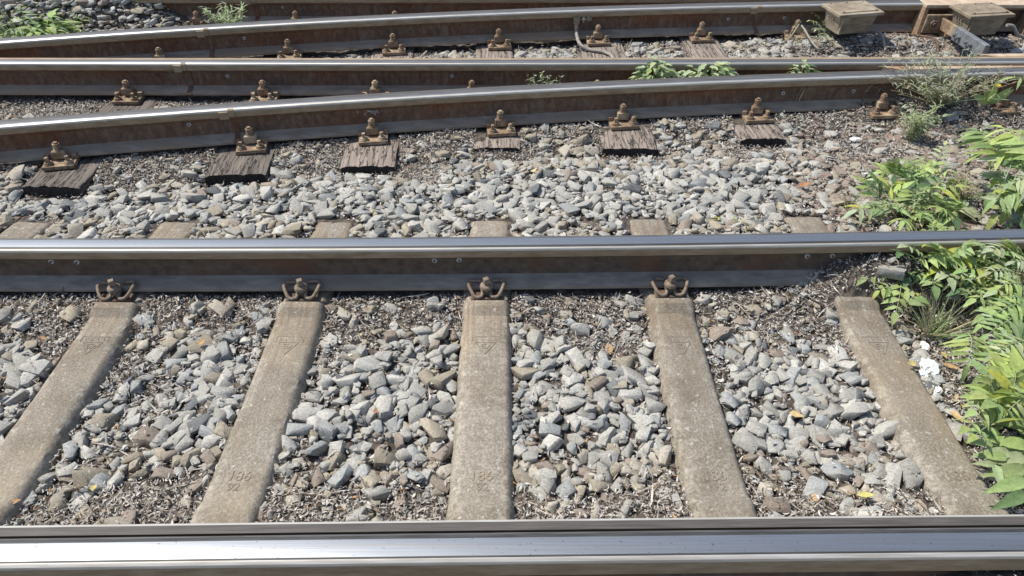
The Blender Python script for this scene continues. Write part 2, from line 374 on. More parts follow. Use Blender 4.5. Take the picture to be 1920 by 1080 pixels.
# ------------------------------------------------------------------ concrete sleepers of the near track
SL = [(-134, -560), (215, -47), (563, 421), (912, 900), (1260, 1360), (1612, 1834)]
SLEEPERS = []
ordn = ['', 'first', 'second', 'third', 'fourth', 'fifth']
def concrete_sleeper(i):
    p = at(SL[i][0], 572, .012); q = at(SL[i][1], 970, 0)
    ang = math.atan2(p.y-q.y, p.x-q.x)
    yb = float(cy('b', p.x)); d = Vector((math.cos(ang), math.sin(ang), 0))
    org = p+d*((yb-p.y)/d.y); org.z = 0                      # under the far rail
    lab = 'concrete sleeper of which only the end shows, at the far left edge' if i == 0 else {
        1: 'leftmost concrete sleeper, ochre stained, running off the left edge', 2: 'second concrete sleeper from the left, numbers pressed in its near end',
        3: 'middle concrete sleeper, standing almost upright in the picture', 4: 'fourth concrete sleeper from the left, pale lichen along its left edge',
        5: 'rightmost concrete sleeper, beside the green weeds'}[i]
    t = thing('concrete_sleeper', lab, 'sleeper', org, ang, 'concrete sleepers of the near track')
    # along local x: 0 under rail b, negative toward camera
    ST = [(.40, -.030, .058), (.385, -.022, .061), (.16, .000, .061), (.12, .002, .061), (.08, .002, .061), (-.08, .002, .061), (-.106, .002, .061), (-.112, .018, .060), (-.138, .018, .060), (-.165, -.001, .060),
          (-.5, -.003, .061), (-.82, .000, .063), (-.86, .018, .063), (-.91, .018, .063), (-1.2, .002, .07), (-1.42, -.02, .07)]
    mb = MB(); P = []
    rr = random.Random(i)
    XS = []
    for (x0, z0, h0), (x1, z1, h1) in zip(ST, ST[1:]):
        n = max(1, int(abs(x1-x0)/.02))
        for j in range(n): s = j/n; XS.append((x0+(x1-x0)*s, z0+(z1-z0)*s, h0+(h1-h0)*s))
    XS.append(ST[-1])
    for x, z, h in XS:
        j = lambda s=.0009: rr.uniform(-s, s)
        jl, jr = j(), j()
        for y, w in ((-.115, -.19), (-h-.016+jl, z-.020), (-h-.006+jl, z-.005+j(.001)), (-h+.004+jl, z+j(.0006)), (-h*.4, z), (h*.4, z), (h-.004+jr, z+j(.0006)), (h+.006+jr, z-.005+j(.001)), (h+.016+jr, z-.020), (.115, -.19)):
            P.append((x, y, w))
    m = 10; n = len(XS)
    F = [(a*m+b, a*m+(b+1) % m, (a+1)*m+(b+1) % m, (a+1)*m+b) for a in range(n-1) for b in range(m)]
    F += [tuple(range(m)), tuple(range((n-1)*m+m-1, (n-1)*m-1, -1))]
    mb.add(P, F); link('sleeper_body', mb.mesh('sleeper_body', [MAT['concrete']], 32), t)
    SLEEPERS.append((org, ang))
    return t
def text_mesh(txt, size, ext=.0015):
    c = bpy.data.curves.new('pressed_number', 'FONT'); c.body = txt; c.size = size; c.extrude = ext; c.align_x = 'CENTER'; c.align_y = 'CENTER'; c.offset = .0004
    o = bpy.data.objects.new('tmp', c); COL.objects.link(o)
    dg = bpy.context.evaluated_depsgraph_get(); me = bpy.data.meshes.new_from_object(o.evaluated_get(dg))
    bpy.data.objects.remove(o); me.materials.clear(); me.materials.append(MAT['concrete']); return me
for i in range(6):
    t = concrete_sleeper(i)
    if i in (1, 2, 3, 4, 5):
        inv = Matrix.Translation(t.location) @ Matrix.Rotation(t.rotation_euler.z, 4, 'Z'); inv = inv.inverted()
        if i > 1:
            for txt, size, py in (('186', .040, 893), ('92', .032, 914)):
                k = (py-560)/410; px = SL[i][0]+(SL[i][1]-SL[i][0])*k
                l = inv @ at(px, py, 0)
                o = link('pressed_number', text_mesh(txt, size), t); o.location = (l.x, l.y*.5+random.uniform(-.006, .006), random.uniform(-.0008, -.0002)); o.rotation_euler.z = -math.pi/2
        k = (640-560)/410; px = SL[i][0]+(SL[i][1]-SL[i][0])*k; l = inv @ at(px, 636, 0)
        mb = MB(); z = .0; X = l.x
        def bar(x0, y0, x1, y1, w=.002):
            a = Vector((X-x0, -y0, z)); b = Vector((X-x1, -y1, z)); d = (b-a); L = d.length; ang = math.atan2(d.y, d.x)
            mb.box((a+b)/2, (L, w, .004), Matrix.Rotation(ang, 3, 'Z'))
        # framed row and downward triangle with short strokes inside (x0 = toward camera, y = to the right)
        bar(-.012, -.042, -.012, .042); bar(-.012, -.042, .010, -.042); bar(-.012, .042, .010, .042)
        bar(.012, -.030, .012, .030); bar(.014, -.030, .062, .0); bar(.014, .030, .062, .0)
        bar(.020, -.012, .020, .004); bar(.028, -.012, .028, .002); bar(.020, -.013, .040, -.007); bar(.036, -.008, .036, .002); bar(.024, .014, .040, .004)
        for yy in (-.03, -.012, .008, .026): bar(-.006, yy, .005, yy+.004, .002)
        mb.v = [(a, b, c-.0025) for a, b, c in mb.v]; link('pressed_mark', mb.mesh('pressed_mark', [MAT['concrete']], 20), t)

# ------------------------------------------------------------------ spring clip fastenings on the concrete sleepers
def spring_clip(loc, rz, label):
    t = thing('spring_clip_fastening', label, 'rail clip', loc, rz, 'spring clips of the near track')
    mb = MB(); mb.box((0, -.022, -.004), (.10, .040, .008))
    link('guide_plate', mb.mesh('guide_plate', [MAT['rust_dark']], 30), t, .002)
    mb = MB()
    def smooth(pts, n=4):
        pts = [Vector(p) for p in pts]; out = []
        for i in range(len(pts)-1):
            a, b, c, d = pts[max(0, i-1)], pts[i], pts[i+1], pts[min(len(pts)-1, i+2)]
            for j in range(n):
                u = j/n; out.append(.5*((2*b)+(c-a)*u+(2*a-5*b+4*c-d)*u*u+(3*b-a-3*c+d)*u**3))
        return out+[pts[-1]]
    half = [(.014, -.014, .030), (.015, -.034, .020), (.018, -.052, .012), (.031, -.062, .011), (.046, -.056, .016), (.058, -.034, .030), (.067, -.006, .044), (.067, .008, .047), (.060, .022, .050), (.042, .024, .050), (.020, .022, .046)]
    half = [(x*.84, y*.66, z*.62-.001) for x, y, z in half]
    path = [(-x, y, z) for x, y, z in reversed(half)]+[(0, -.004, .036)]+half
    mb.tube(smooth(path), .0058, 8); link('tension_clamp', mb.mesh('tension_clamp', [MAT['clip']], 60), t)
    mb = MB(); mb.cyl((0, -.013, .026), (0, -.013, .035), .022, .020, 16); mb.cyl((0, -.013, .035), (0, -.013, .040), .020, .013, 16)
    mb.cyl((0, -.013, .040), (0, -.013, .062), .0125, .0115, 4, phase=.5); mb.cyl((0, -.013, 0), (0, -.013, .03), .012, n=10)
    link('sleeper_screw', mb.mesh('sleeper_screw', [MAT['clip']], 30), t, .001)
    return t
mb = None
clip_labels = {1: 'rusty spring clip and screw at the far end of the leftmost sleeper', 2: 'rusty spring clip at the head of the second concrete sleeper',
               3: 'rusty spring clip at the head of the middle concrete sleeper', 4: 'rusty spring clip with bright bent wire at the head of the fourth sleeper',
               5: 'rusty spring clip half buried in leaf litter at the rightmost sleeper'}
CLIPX = {1: 222, 2: 568, 3: 912, 4: 1256, 5: 1600}
src = None
for i in range(1, 6):
    x = at(CLIPX[i], 532, .04).x; loc = (x, float(cy('b', x))-.0625, ZB-.003-(.03 if i == 5 else 0)); rz = math.atan(slope('b', x))+random.uniform(-.05, .05)
    if src is None: src = spring_clip(loc, rz, clip_labels[i])
    else: copy_thing(src, loc, rz, clip_labels[i])

# ------------------------------------------------------------------ timbers of the turnout
TB = [((93, 350), (118, 292), (308, 103)), ((440, 328), (470, 275), (543, 98)), ((688, 312), (698, 262), (735, 97)), ((932, 277), (938, 247), (932, 90)),
      ((1181, 278), (1167, 237), (1125, 82)), ((1432, 260), (1417, 218), (1322, 74)), ((1690, 215), (1662, 205), (1500, 70))]
tw = [.235, .245, .225, .20, .235, .205, .2]
t_lab = ['dark cracked timber at the far left end of the row', 'second timber from the left, dark and deeply cracked', 'third timber from the left, split lengthwise with a black end',
         'fourth timber from the left, short visible end, narrow', 'fifth timber from the left, brown with a wide black end', 'sixth timber from the left, grey, half sunk in gravel',
         'buried timber under the twiggy weed at the right']
TIMBERS = []
for i, (a, c, e) in enumerate(TB):
    A = at(*a, 0); Cc = at(*c, 0); E = at(*e, 0)
    d = (E-Cc).normalized(); ang = math.atan2(d.y, d.x); L = (4.75-A.y)/d.y
    t = thing('timber_sleeper', t_lab[i], 'timber sleeper', A, ang, 'timber sleepers of the turnout')
    w = tw[i]; rr = random.Random(40+i); mb = MB(); P = []
    NL, NW = 60, 14
    for x in range(NL+1):
        for y in range(NW+1):
            edge = (abs(y-NW/2)/(NW/2))**6
            xx = L*(x/NL)**1.6 + (rr.uniform(-.007, .007) if x == 0 else 0)
            P.append((xx, (y/NW-.5)*w+rr.uniform(-.0015, .0015), -.006*edge+rr.uniform(-.0012, .0012)))
    F = [(x*(NW+1)+y, (x+1)*(NW+1)+y, (x+1)*(NW+1)+y+1, x*(NW+1)+y+1) for x in range(NL) for y in range(NW)]
    k = len(P)
    for x in range(NL+1): xx = P[x*(NW+1)][0]; P += [(xx, -w/2, -.15), (xx, w/2, -.15)]
    for x in range(NL):
        F += [(x*(NW+1), k+2*x, k+2*x+2, (x+1)*(NW+1)), (x*(NW+1)+NW, (x+1)*(NW+1)+NW, k+2*x+3, k+2*x+1)]
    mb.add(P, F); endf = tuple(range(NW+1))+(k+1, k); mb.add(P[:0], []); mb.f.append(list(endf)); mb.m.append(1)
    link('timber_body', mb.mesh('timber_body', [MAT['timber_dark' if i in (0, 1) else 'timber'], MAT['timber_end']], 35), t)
    TIMBERS.append((A, ang, L, w))

# ------------------------------------------------------------------ bolted fastenings on the timbers
def bolted(loc, rz, label, dist):
    t = thing('bolted_rail_fastening', label, 'rail fastening', loc, rz, 'bolted fastenings on the turnout timbers')
    mb = MB(); mb.box((0, -.003, -.008), (.142, .15, .018)); mb.box((-.062, -.002, .010), (.024, .024, .024)); mb.box((.062, -.002, .010), (.024, .024, .024))
    link('base_plate', mb.mesh('base_plate', [MAT['rust']], 30), t, .002)
    mb = MB(); mb.box((0, -.006, .028), (.060, .040, .036), taper=.93); mb.box((0, .018, .018), (.05, .03, .012))
    link('clamp_block', mb.mesh('clamp_block', [MAT['rust']], 30), t, .003)
    mb = MB(); mb.cyl((0, -.002, .044), (0, -.002, .050), .021, n=16); mb.cyl((0, -.002, .050), (0, -.002, .055), .018, n=16)
    mb.cyl((0, -.002, .055), (0, -.002, .077), .0175, n=6, phase=.35); mb.cyl((0, -.002, .077), (0, -.002, .084), .010, n=12)
    link('clamp_bolt', mb.mesh('clamp_bolt', [MAT['rust']], 30), t, .001)
    for sx in (-.044, .044):
        mb = MB(); mb.cyl((sx, -.052, .001), (sx, -.052, .006), .021, n=14); mb.cyl((sx, -.052, .006), (sx, -.052, .013), .0175, n=14)
        mb.cyl((sx, -.052, .013), (sx, -.052, .036), .0115, .0105, 4, phase=random.random())
        link('sleeper_screw', mb.mesh('sleeper_screw', [MAT['rust']], 30), t, .001)
    for ch in t.children: ch.scale = (.88, .88, .92)
    return t
cn = ['leftmost', 'second', 'third', 'fourth', 'fifth', 'sixth', 'seventh', 'eighth']
FX = [('c', x, y, f'rusty bolted fastening on the near curved rail, {cn[i]} from the left') for i, (x, y) in enumerate(((122, 285), (472, 264), (698, 252), (938, 237), (1167, 224), (1415, 207), (1650, 200), (1882, 200)))]
FX += [('d', x, y, f'rusty bolted fastening on the straight middle rail, {cn[i]} from the left') for i, (x, y) in enumerate(((240, 178), (495, 178), (704, 180), (885, 180), (1118, 175)))]
FX += [('e', x, y, f'small distant bolted fastening on the back curved rail, {cn[i]} from the left') for i, (x, y) in enumerate(((310, 105), (543, 96), (736, 92), (935, 84), (1122, 77), (1317, 70), (1492, 60)))]
FX += [('f', x, y, f'bolted fastening on the farthest rail, {cn[i]} from the left') for i, (x, y) in enumerate(((380, 34), (562, 34), (745, 33)))]
src = None
FASTS = []
for k, px, py, lab in FX:
    x = at(px, py, .03).x; loc = (x, float(cy(k, x))-.0625, ZB-.001); rz = math.atan(slope(k, x))
    if src is None: src = bolted(loc, rz, lab, 0)
    else: copy_thing(src, loc, rz, lab)
    FASTS.append(loc)

# ------------------------------------------------------------------ ground
def rails_at(x):
    return {k: cy(k, x) for k in 'abcdef'}
MOUNDS = [(at(1625, 505, .05), .21, .095, .125), (at(1650, 200, .02), .20, .07, .055), (at(1790, 205, 0), .3, .1, .03), (at(30, 160, .02), .42, .09, .055), (at(1800, 500, .05), .25, .09, .08), (at(40, 20, .08), .85, .16, .17), (at(230, 24, .06), .35, .12, .10), (at(1610, 78, .03), .4, .11, .06), (at(1860, 78, .03), .4, .10, .05), (at(1900, 1085, .09), .22, .09, .13)]
def gz(x, y):
    x = np.asarray(x, float); y = np.asarray(y, float)
    z = -.040+.020*(vnoise(x, y, 2.2)-.5)+.012*(vnoise(x, y, 7, 2)-.5)
    R = rails_at(x)
    z += .026*np.exp(-((R['b']-.10-y)/.085)**2)+.03*np.exp(-((R['a']+.13-y)/.11)**2)
    z = np.where(y > R['b'], z+.012, z)
    z = np.where(y > R['c']-.05, z+.004, z)
    z += .024*np.exp(-((R['c']-.09-y)/.08)**2)-.020*np.exp(-((R['c']-.30-y)/.07)**2)*((x > -2.2) & (x < 1.4))
    for c, rx, ry, h in MOUNDS: z += h*np.exp(-(((x-c.x)/rx)**2+((y-c.y)/ry)**2))
    return z
def axis(lo, hi, step, far):
    core = list(np.arange(lo, hi+1e-6, step)); a = []; d = step; v = hi
    while v < far: d *= 1.5; v += d; a.append(v)
    b = []; d = step; v = lo
    while v > -far: d *= 1.5; v -= d; b.append(v)
    return np.array(b[::-1]+core+a)
gx, gy = axis(-4.6, 4.6, .025, 150), axis(.2, 6.0, .025, 150)
GX, GY = np.meshgrid(gx, gy); RX = np.clip(GX, -5, 5)
GZ = gz(RX, np.clip(GY, -1, 8))+.010*(rng.random(GX.shape)-.5)
V = np.stack([GX.ravel(), GY.ravel(), GZ.ravel()], 1); nx = len(gx); ny = len(gy)
I = (np.arange(ny-1)[:, None]*nx+np.arange(nx-1)[None, :]).ravel()
g = link('ground', mesh_np('ground', V, quads=np.stack([I, I+1, I+1+nx, I+nx], 1), mat=MAT['ground'], smooth=True)); tag(g, 'dark gravelly soil under the tracks', 'ground', kind='structure')

# ------------------------------------------------------------------ zones: how much stone, how much litter
def zones(x, y):
    px, py = proj(x, y, -.03); R = rails_at(x)
    S = np.zeros_like(px); Lt = np.zeros_like(px); tan = np.zeros_like(px); brown = np.zeros_like(px)
    n1 = vnoise(x, y, 5, 5)-.5
    near = (y < R['b'])
    s = sstep(585, 690, py+110*n1)*(1-sstep(868, 955, py+90*n1))
    def blob(cx, cyy, rx, ry): return np.exp(-(((px-cx)/rx)**2+((py-cyy)/ry)**2))
    s = s*(1-.75*blob(255, 720, 70, 90))*(1-.5*blob(150, 850, 60, 80))*(1-.5*blob(60, 620, 120, 50))*(1-.45*blob(560, 860, 60, 60))
    s = s*(1-.7*blob(1340, 660, 40, 60))*(1-.9*sstep(0, 60, px-(1610+(py-560)*.517+45)))*(1-.6*blob(470, 640, 60, 50))
    s = np.where(y < R['a'], .95, s); s = np.maximum(s, .17)*(1-.6*(y > R['a'])*sstep(0, 60, px-(1610+(py-560)*.517+45)))
    S = np.where(near, s, S); Lt = np.where(near, 1-.84*s, Lt)
    tan = np.where(near, np.clip(1.1-sstep(590, 680, py)+1.1*sstep(800, 900, py), 0, 1), tan)
    mid = (y > R['b']) & (y < R['c']-.05)
    rel = (y-R['b'])/np.maximum(R['c']-R['b'], .05)
    s = (1-sstep(.62, .9, rel+.4*n1))
    s = np.where(px > 1500, s*.85+.05, s); s = np.maximum(s, .2)
    S = np.where(mid, s, S); Lt = np.where(mid, 1-.84*s, Lt)
    tan = np.where(mid, np.clip(sstep(.5, .8, rel)+.75*sstep(395, 425, py), 0, 1)*.9, tan)
    brown = np.where(mid, sstep(1380, 1600, px), brown)
    m2 = (y >= R['c']-.05) & (y < R['d'])
    S = np.where(m2, .08, S); Lt = np.where(m2, 1, Lt); tan = np.where(m2, .9, tan)
    m3 = (y >= R['d']) & (y < R['e'])
    S = np.where(m3, np.where(px > 1480, .35, .8), S); Lt = np.where(m3, .55, Lt); tan = np.where(m3, .55, tan); brown = np.where(m3, sstep(1350, 1600, px)*.7, brown)
    m4 = (y >= R['e']) & (y > R['d'])
    S = np.where(m4, .95, S); Lt = np.where(m4, .3, Lt); tan = np.where(m4, .7, tan)
    return px, py, S, Lt, tan, brown

# blocked cells (sleepers, timbers, rails, plates)
HX0, HX1, HY0, HY1, RES = -4.6, 4.6, .15, 5.2, .01
hx = np.arange(HX0, HX1, RES); hy = np.arange(HY0, HY1, RES)
HXX, HYY = np.meshgrid(hx, hy); HM = gz(HXX, HYY); G0 = HM.copy(); BL = np.zeros(HM.shape, bool); LB = np.zeros(HM.shape, bool)
for org, ang in SLEEPERS:
    dx, dy = HXX-org.x, HYY-org.y; u = dx*math.cos(ang)+dy*math.sin(ang); v = -dx*math.sin(ang)+dy*math.cos(ang)
    BL |= (np.abs(v) < .078) & (u < .41); LB |= (np.abs(v) < .076) & (u < .40) & (G0 < .025)
for i, (A, ang, L, w) in enumerate(TIMBERS):
    dx, dy = HXX-A.x, HYY-A.y; u = dx*math.cos(ang)+dy*math.sin(ang); v = -dx*math.sin(ang)+dy*math.cos(ang)
    if i < 6: BL |= (np.abs(v) < w/2+.004) & (u > -.03); LB |= (np.abs(v) < w/2) & (u > -.01)
for k in 'abcdef':
    yy = cy(k, HXX); hi = G0 > .015; ad = np.abs(HYY-yy); BL |= (ad < .045) | ((ad < .07) & ~hi); LB |= ((ad < .012) & ~hi) | ((ad < .064) & ~hi)
    LB |= (ad < .036) & (G0 > .10) & (k in 'bc')
    if k == 'f': BL &= ~((HXX < -2.0) & (ad < .2) & (G0 > .07)); LB &= ~((HXX < -2.0) & (ad < .2) & (G0 > .07))
for l in FASTS: BL |= (np.abs(HXX-l[0]) < .08) & (HYY-l[1] < .05) & (HYY-l[1] > -.10); LB |= (np.abs(HXX-l[0]) < .07) & (np.abs(HYY-l[1]) < .085)

# ------------------------------------------------------------------ rock shapes
def make_rock(seed):
    r = random.Random(seed); bm = bmesh.new(); bmesh.ops.create_cube(bm, size=2.0)
    for _ in range(r.randint(6, 8)):
        n = Vector((r.gauss(0, 1), r.gauss(0, 1), r.gauss(0, 1))).normalized(); d = r.uniform(.55, .92)
        g = bm.verts[:]+bm.edges[:]+bm.faces[:]
        res = bmesh.ops.bisect_plane(bm, geom=g, plane_co=n*d, plane_no=n, clear_outer=True)
        ed = [e for e in res['geom_cut'] if isinstance(e, bmesh.types.BMEdge)]
        if len(ed) > 2:
            try: bmesh.ops.contextual_create(bm, geom=ed)
            except Exception: pass
    bmesh.ops.remove_doubles(bm, verts=bm.verts, dist=.09)
    bmesh.ops.bevel(bm, geom=bm.edges[:], offset=.02, segments=1, affect='EDGES')
    bmesh.ops.remove_doubles(bm, verts=bm.verts, dist=.004)
    bmesh.ops.triangulate(bm, faces=bm.faces)
    for v in bm.verts: v.co += Vector((r.uniform(-1, 1), r.uniform(-1, 1), r.uniform(-1, 1)))*.012
    bmesh.ops.recalc_face_normals(bm, faces=bm.faces); bm.verts.index_update()
    V = np.array([v.co[:] for v in bm.verts]); T = np.array([[v.index for v in f.verts] for f in bm.faces]); bm.free()
    V -= (V.max(0)+V.min(0))/2; V /= (V.max(0)-V.min(0))/2
    return V, T
ROCKS = [make_rock(100+i) for i in range(40)]
def rotm(yaw, tx, ty):
    c, s = math.cos(yaw), math.sin(yaw); Z = np.array([[c, -s, 0], [s, c, 0], [0, 0, 1]])
    c, s = math.cos(tx), math.sin(tx); X = np.array([[1, 0, 0], [0, c, -s], [0, s, c]])
    c, s = math.cos(ty), math.sin(ty); Y = np.array([[c, 0, s], [0, 1, 0], [-s, 0, c]])
    return Z @ X @ Y
PAL = dict(grey=(.355, .342, .305), blue=(.31, .315, .30), pale=(.425, .41, .367), dark=(.15, .155, .155), tan=(.32, .28, .215), sand=(.37, .335, .275), brown=(.26, .215, .175), red=(.23, .17, .14))
STONES = []
def deposit(n, rlo, rhi, accept_cover, boost):
    X = rng.uniform(HX0+.08, HX1-.08, n); Y = rng.uniform(HY0+.06, HY1-.06, n)
    px, py, S, Lt, tan, brown = zones(X, Y)
    keep = (rng.random(n) < np.clip(S*boost, 0, 1)) & (px > -1500) & (px < 3400) & ((py < 1900) | (py > 1e5))
    for x, y, a, b, tn, br in zip(X[keep], Y[keep], px[keep], py[keep], tan[keep], brown[keep]):
        r = random.uniform(rlo, rhi); ax = r*random.uniform(.95, 1.5); ay = r*random.uniform(.7, 1.0); az = r*random.uniform(.45, .78)
        if b < 440: ax *= 1.03; az *= .9
        if br > .5: az *= .7
        yaw = random.uniform(0, math.pi)
        i0 = int((x-HX0)/RES); j0 = int((y-HY0)/RES); k = int(ax/RES)+1
        sl = (slice(max(0, j0-k), j0+k+1), slice(max(0, i0-k), i0+k+1))
        dx, dy = HXX[sl]-x, HYY[sl]-y; c, s = math.cos(yaw), math.sin(yaw)
        q = ((dx*c+dy*s)/ax)**2+((-dx*s+dy*c)/ay)**2; ins = q < .75
        if BL[sl][ins].any(): continue
        h = HM[sl]; cov = (h-G0[sl])[ins]
        if cov.mean() > accept_cover: continue
        core = h[q < .4]
        if core.size == 0: continue
        base = .85*core.mean()+.15*core.max(); zc = base+az*random.uniform(.36, .58)
        h[ins] = np.maximum(h[ins], zc+az*.75*np.sqrt(1-q[ins]))
        # tone
        u = random.random()
        if br > .3 and u < br*.85: tone = random.choice(['brown', 'brown', 'tan', 'red', 'grey'])
        elif u < tn*.62: tone = random.choice(['tan', 'tan', 'sand', 'brown', 'grey'])
        else: tone = random.choices(['grey', 'blue', 'pale', 'dark', 'tan'], [55, 16, 18, 5, 6])[0]
        cc = np.array(PAL[tone])*random.uniform(.82, 1.15)
        R = rotm(yaw, random.gauss(0, .2), random.gauss(0, .2))
        STONES.append((x, y, zc, ax, ay, az, R, random.randrange(40), cc, tone, a, b))
deposit(16500, .0215, .031, .006, .75)
deposit(38000, .015, .0215, .008, 1)
deposit(58000, .009, .0145, .011, 1)
deposit(42000, .0055, .009, .014, 1)

# the biggest stones one can point at become things of their own
def pxsize(s):
    d = s[1]*cT-(s[2]-CH)*sT; return FPX*(s[3]+s[4])/d
HMT = HM
cand = []
for i, s in enumerate(STONES):
    if not (8 < s[10] < 1912 and 8 < s[11] < 985): continue
    j0 = int((s[1]-HY0)/RES); i0 = int((s[0]-HX0)/RES)
    if HM[j0, i0] > s[2]+s[5]*.95: continue
    cand.append((pxsize(s), i))
cand.sort(reverse=True)
chosen = [i for _, i in cand[:300]]
bays = ['left of the leftmost concrete sleeper', 'between the first and second concrete sleepers', 'between second and middle concrete sleepers', 'between middle and fourth concrete sleepers', 'between fourth and rightmost concrete sleepers', 'right of the rightmost concrete sleeper']
tone_word = dict(grey='grey', blue='blue-grey', pale='pale grey', dark='dark grey', tan='tan', sand='sandy', brown='brown', red='reddish brown')
def stone_obj(i):
    x, y, z, ax, ay, az, R, v, cc, tone, a, b = STONES[i]; Vv, T = ROCKS[v]
    me = mesh_np('ballast_stone', (Vv*np.array([ax, ay, az])) @ R.T, tris=T, col=cc, mat=MAT['stone'])
    o = link('ballast_stone', me); o.location = (x, y, z)
    shape = 'long' if ax/ay > 1.6 else ('flat' if az/ay < .65 else ('chunky' if az/ay > .82 else 'angular'))
    size = 'big ' if ax+ay > .09 else ('small ' if ax+ay < .068 else '')
    if b > 520:
        k = sum(a > SL[q][0]+(SL[q][1]-SL[q][0])*(b-560)/410 for q in range(1, 6)); place = bays[k]
        row = 'by the front rail' if b > 850 else ('by the rear rail' if b < 640 else 'midway')
        grp = 'ballast stones '+bays[k]
    else:
        k = min(5, int(a//330)); place = 'behind the second rail, ' + ['under the leftmost timber', 'before the second and third timbers', 'before the third and fourth timbers', 'before the fifth timber', 'before the sixth timber', 'near the right weeds'][k]; row = ''; grp = 'ballast stones behind the second rail'
    lab = f'{size}{shape} {tone_word[tone]} stone {place}{", "+row if row else ""}'
    tag(o, lab, 'stone', grp)
for i in chosen: stone_obj(i)
cs = set(chosen); VV, TT, CC, k = [], [], [], 0
for i, s in enumerate(STONES):
    if i in cs: continue
    Vv, T = ROCKS[s[7]]; VV.append((Vv*np.array(s[3:6])) @ s[6].T+np.array(s[:3])); TT.append(T+k); CC.append(np.repeat(s[8][None, :], len(Vv), 0)); k += len(Vv)
o = link('ballast', mesh_np('ballast', np.concatenate(VV), tris=np.concatenate(TT), col=np.concatenate(CC), mat=MAT['stone']))
tag(o, 'loose grey and tan crushed stone between the rails', 'ballast', kind='stuff')
print('stones', len(STONES))

# ------------------------------------------------------------------ leaf litter
def hm(x, y):
    i = np.clip(((x-HX0)/RES).astype(int), 0, HM.shape[1]-1); j = np.clip(((y-HY0)/RES).astype(int), 0, HM.shape[0]-1)
    return HM[j, i], LB[j, i]
def litter(n, lo, hi, aspect, cols, wts, lift, pw=1.0):
    X = rng.uniform(HX0, HX1, n); Y = rng.uniform(HY0, HY1, n)
    px, py, S, Lt, tan, brown = zones(X, Y)
    z, blk = hm(X, Y); i_ = np.clip(((X-HX0)/RES).astype(int), 0, HM.shape[1]-1); j_ = np.clip(((Y-HY0)/RES).astype(int), 0, HM.shape[0]-1)
    blk = blk | ((z-G0[j_, i_] > .010) & (rng.random(n) > .09))
    keep = (rng.random(n) < np.clip(Lt, 0, 1)**pw) & ~blk & (rng.random(n) < np.where((px > -100) & (px < 2020) & (py < 1100), 1, .45)) & (px > -1500) & (px < 3400)
    X, Y, z = X[keep], Y[keep], z[keep]; n = len(X)
    L = rng.uniform(lo, hi, n); W = L/rng.uniform(*aspect, n); yaw = rng.uniform(0, 2*np.pi, n); pit = rng.normal(0, .33, n); rol = rng.normal(0, .6, n); curl = rng.uniform(.2, 2.2, n)*rng.choice([-1, 1], n)
    z = z+rng.uniform(0, lift, n)
    s = np.array([-.5, -.17, .17, .5]); wf = np.array([.22, 1, .85, .12])
    ca = curl[:, None]*s[None]; lx = L[:, None]*np.sin(ca)/curl[:, None]; lz = L[:, None]*(np.cos(ca)-1)/curl[:, None]
    pts = np.empty((n, 4, 2, 3))
    for q, sg in enumerate((-1, 1)):
        pts[:, :, q, 0] = lx; pts[:, :, q, 1] = sg*.5*W[:, None]*wf[None]; pts[:, :, q, 2] = lz
    c, s2 = np.cos(rol)[:, None, None], np.sin(rol)[:, None, None]
    y1 = pts[..., 1]*c-pts[..., 2]*s2; z1 = pts[..., 1]*s2+pts[..., 2]*c; x1 = pts[..., 0]
    c, s2 = np.cos(pit)[:, None, None], np.sin(pit)[:, None, None]
    x2 = x1*c+z1*s2; z2 = -x1*s2+z1*c
    c, s2 = np.cos(yaw)[:, None, None], np.sin(yaw)[:, None, None]
    V = np.stack([x2*c-y1*s2+X[:, None, None], x2*s2+y1*c+Y[:, None, None], z2+z[:, None, None]+.003], -1).reshape(-1, 3)
    k = (np.arange(n)*8)[:, None]
    Q = np.concatenate([k+np.array([[0, 1, 3, 2]]), k+np.array([[2, 3, 5, 4]]), k+np.array([[4, 5, 7, 6]])])
    ci = rng.choice(len(cols), n, p=np.array(wts)/sum(wts)); C = np.array(cols)[ci]*rng.uniform(.75, 1.2, (n, 1))
    return V, Q, np.repeat(C, 8, 0)
LC = [(.43, .39, .34), (.29, .255, .212), (.58, .545, .49), (.15, .11, .085), (.45, .25, .11), (.42, .40, .38)]
A1 = litter(1450000, .006, .018, (2.2, 6.0), LC, [34, 24, 14, 14, 1.0, 14], .016)
A2 = litter(62000, .03, .08, (14, 28), [(.36, .31, .25), (.5, .45, .39), (.17, .13, .10)], [5, 3, 3], .018, .8)
A3 = litter(900, .025, .045, (1.7, 2.6), [(.44, .29, .15), (.36, .24, .15), (.56, .44, .26), (.38, .33, .27)], [1.2, 2, 2, 2], .016, .7)
VV, QQ, CC, k = [], [], [], 0
for V, Q, C in (A1, A2, A3): VV.append(V); QQ.append(Q+k); CC.append(C); k += len(V)
o = link('leaf_litter', mesh_np('leaf_litter', np.concatenate(VV), quads=np.concatenate(QQ), col=np.concatenate(CC), mat=MAT['litter']))
tag(o, 'grey brown dry leaves, pods and twigs littering the track bed', 'litter', kind='stuff')

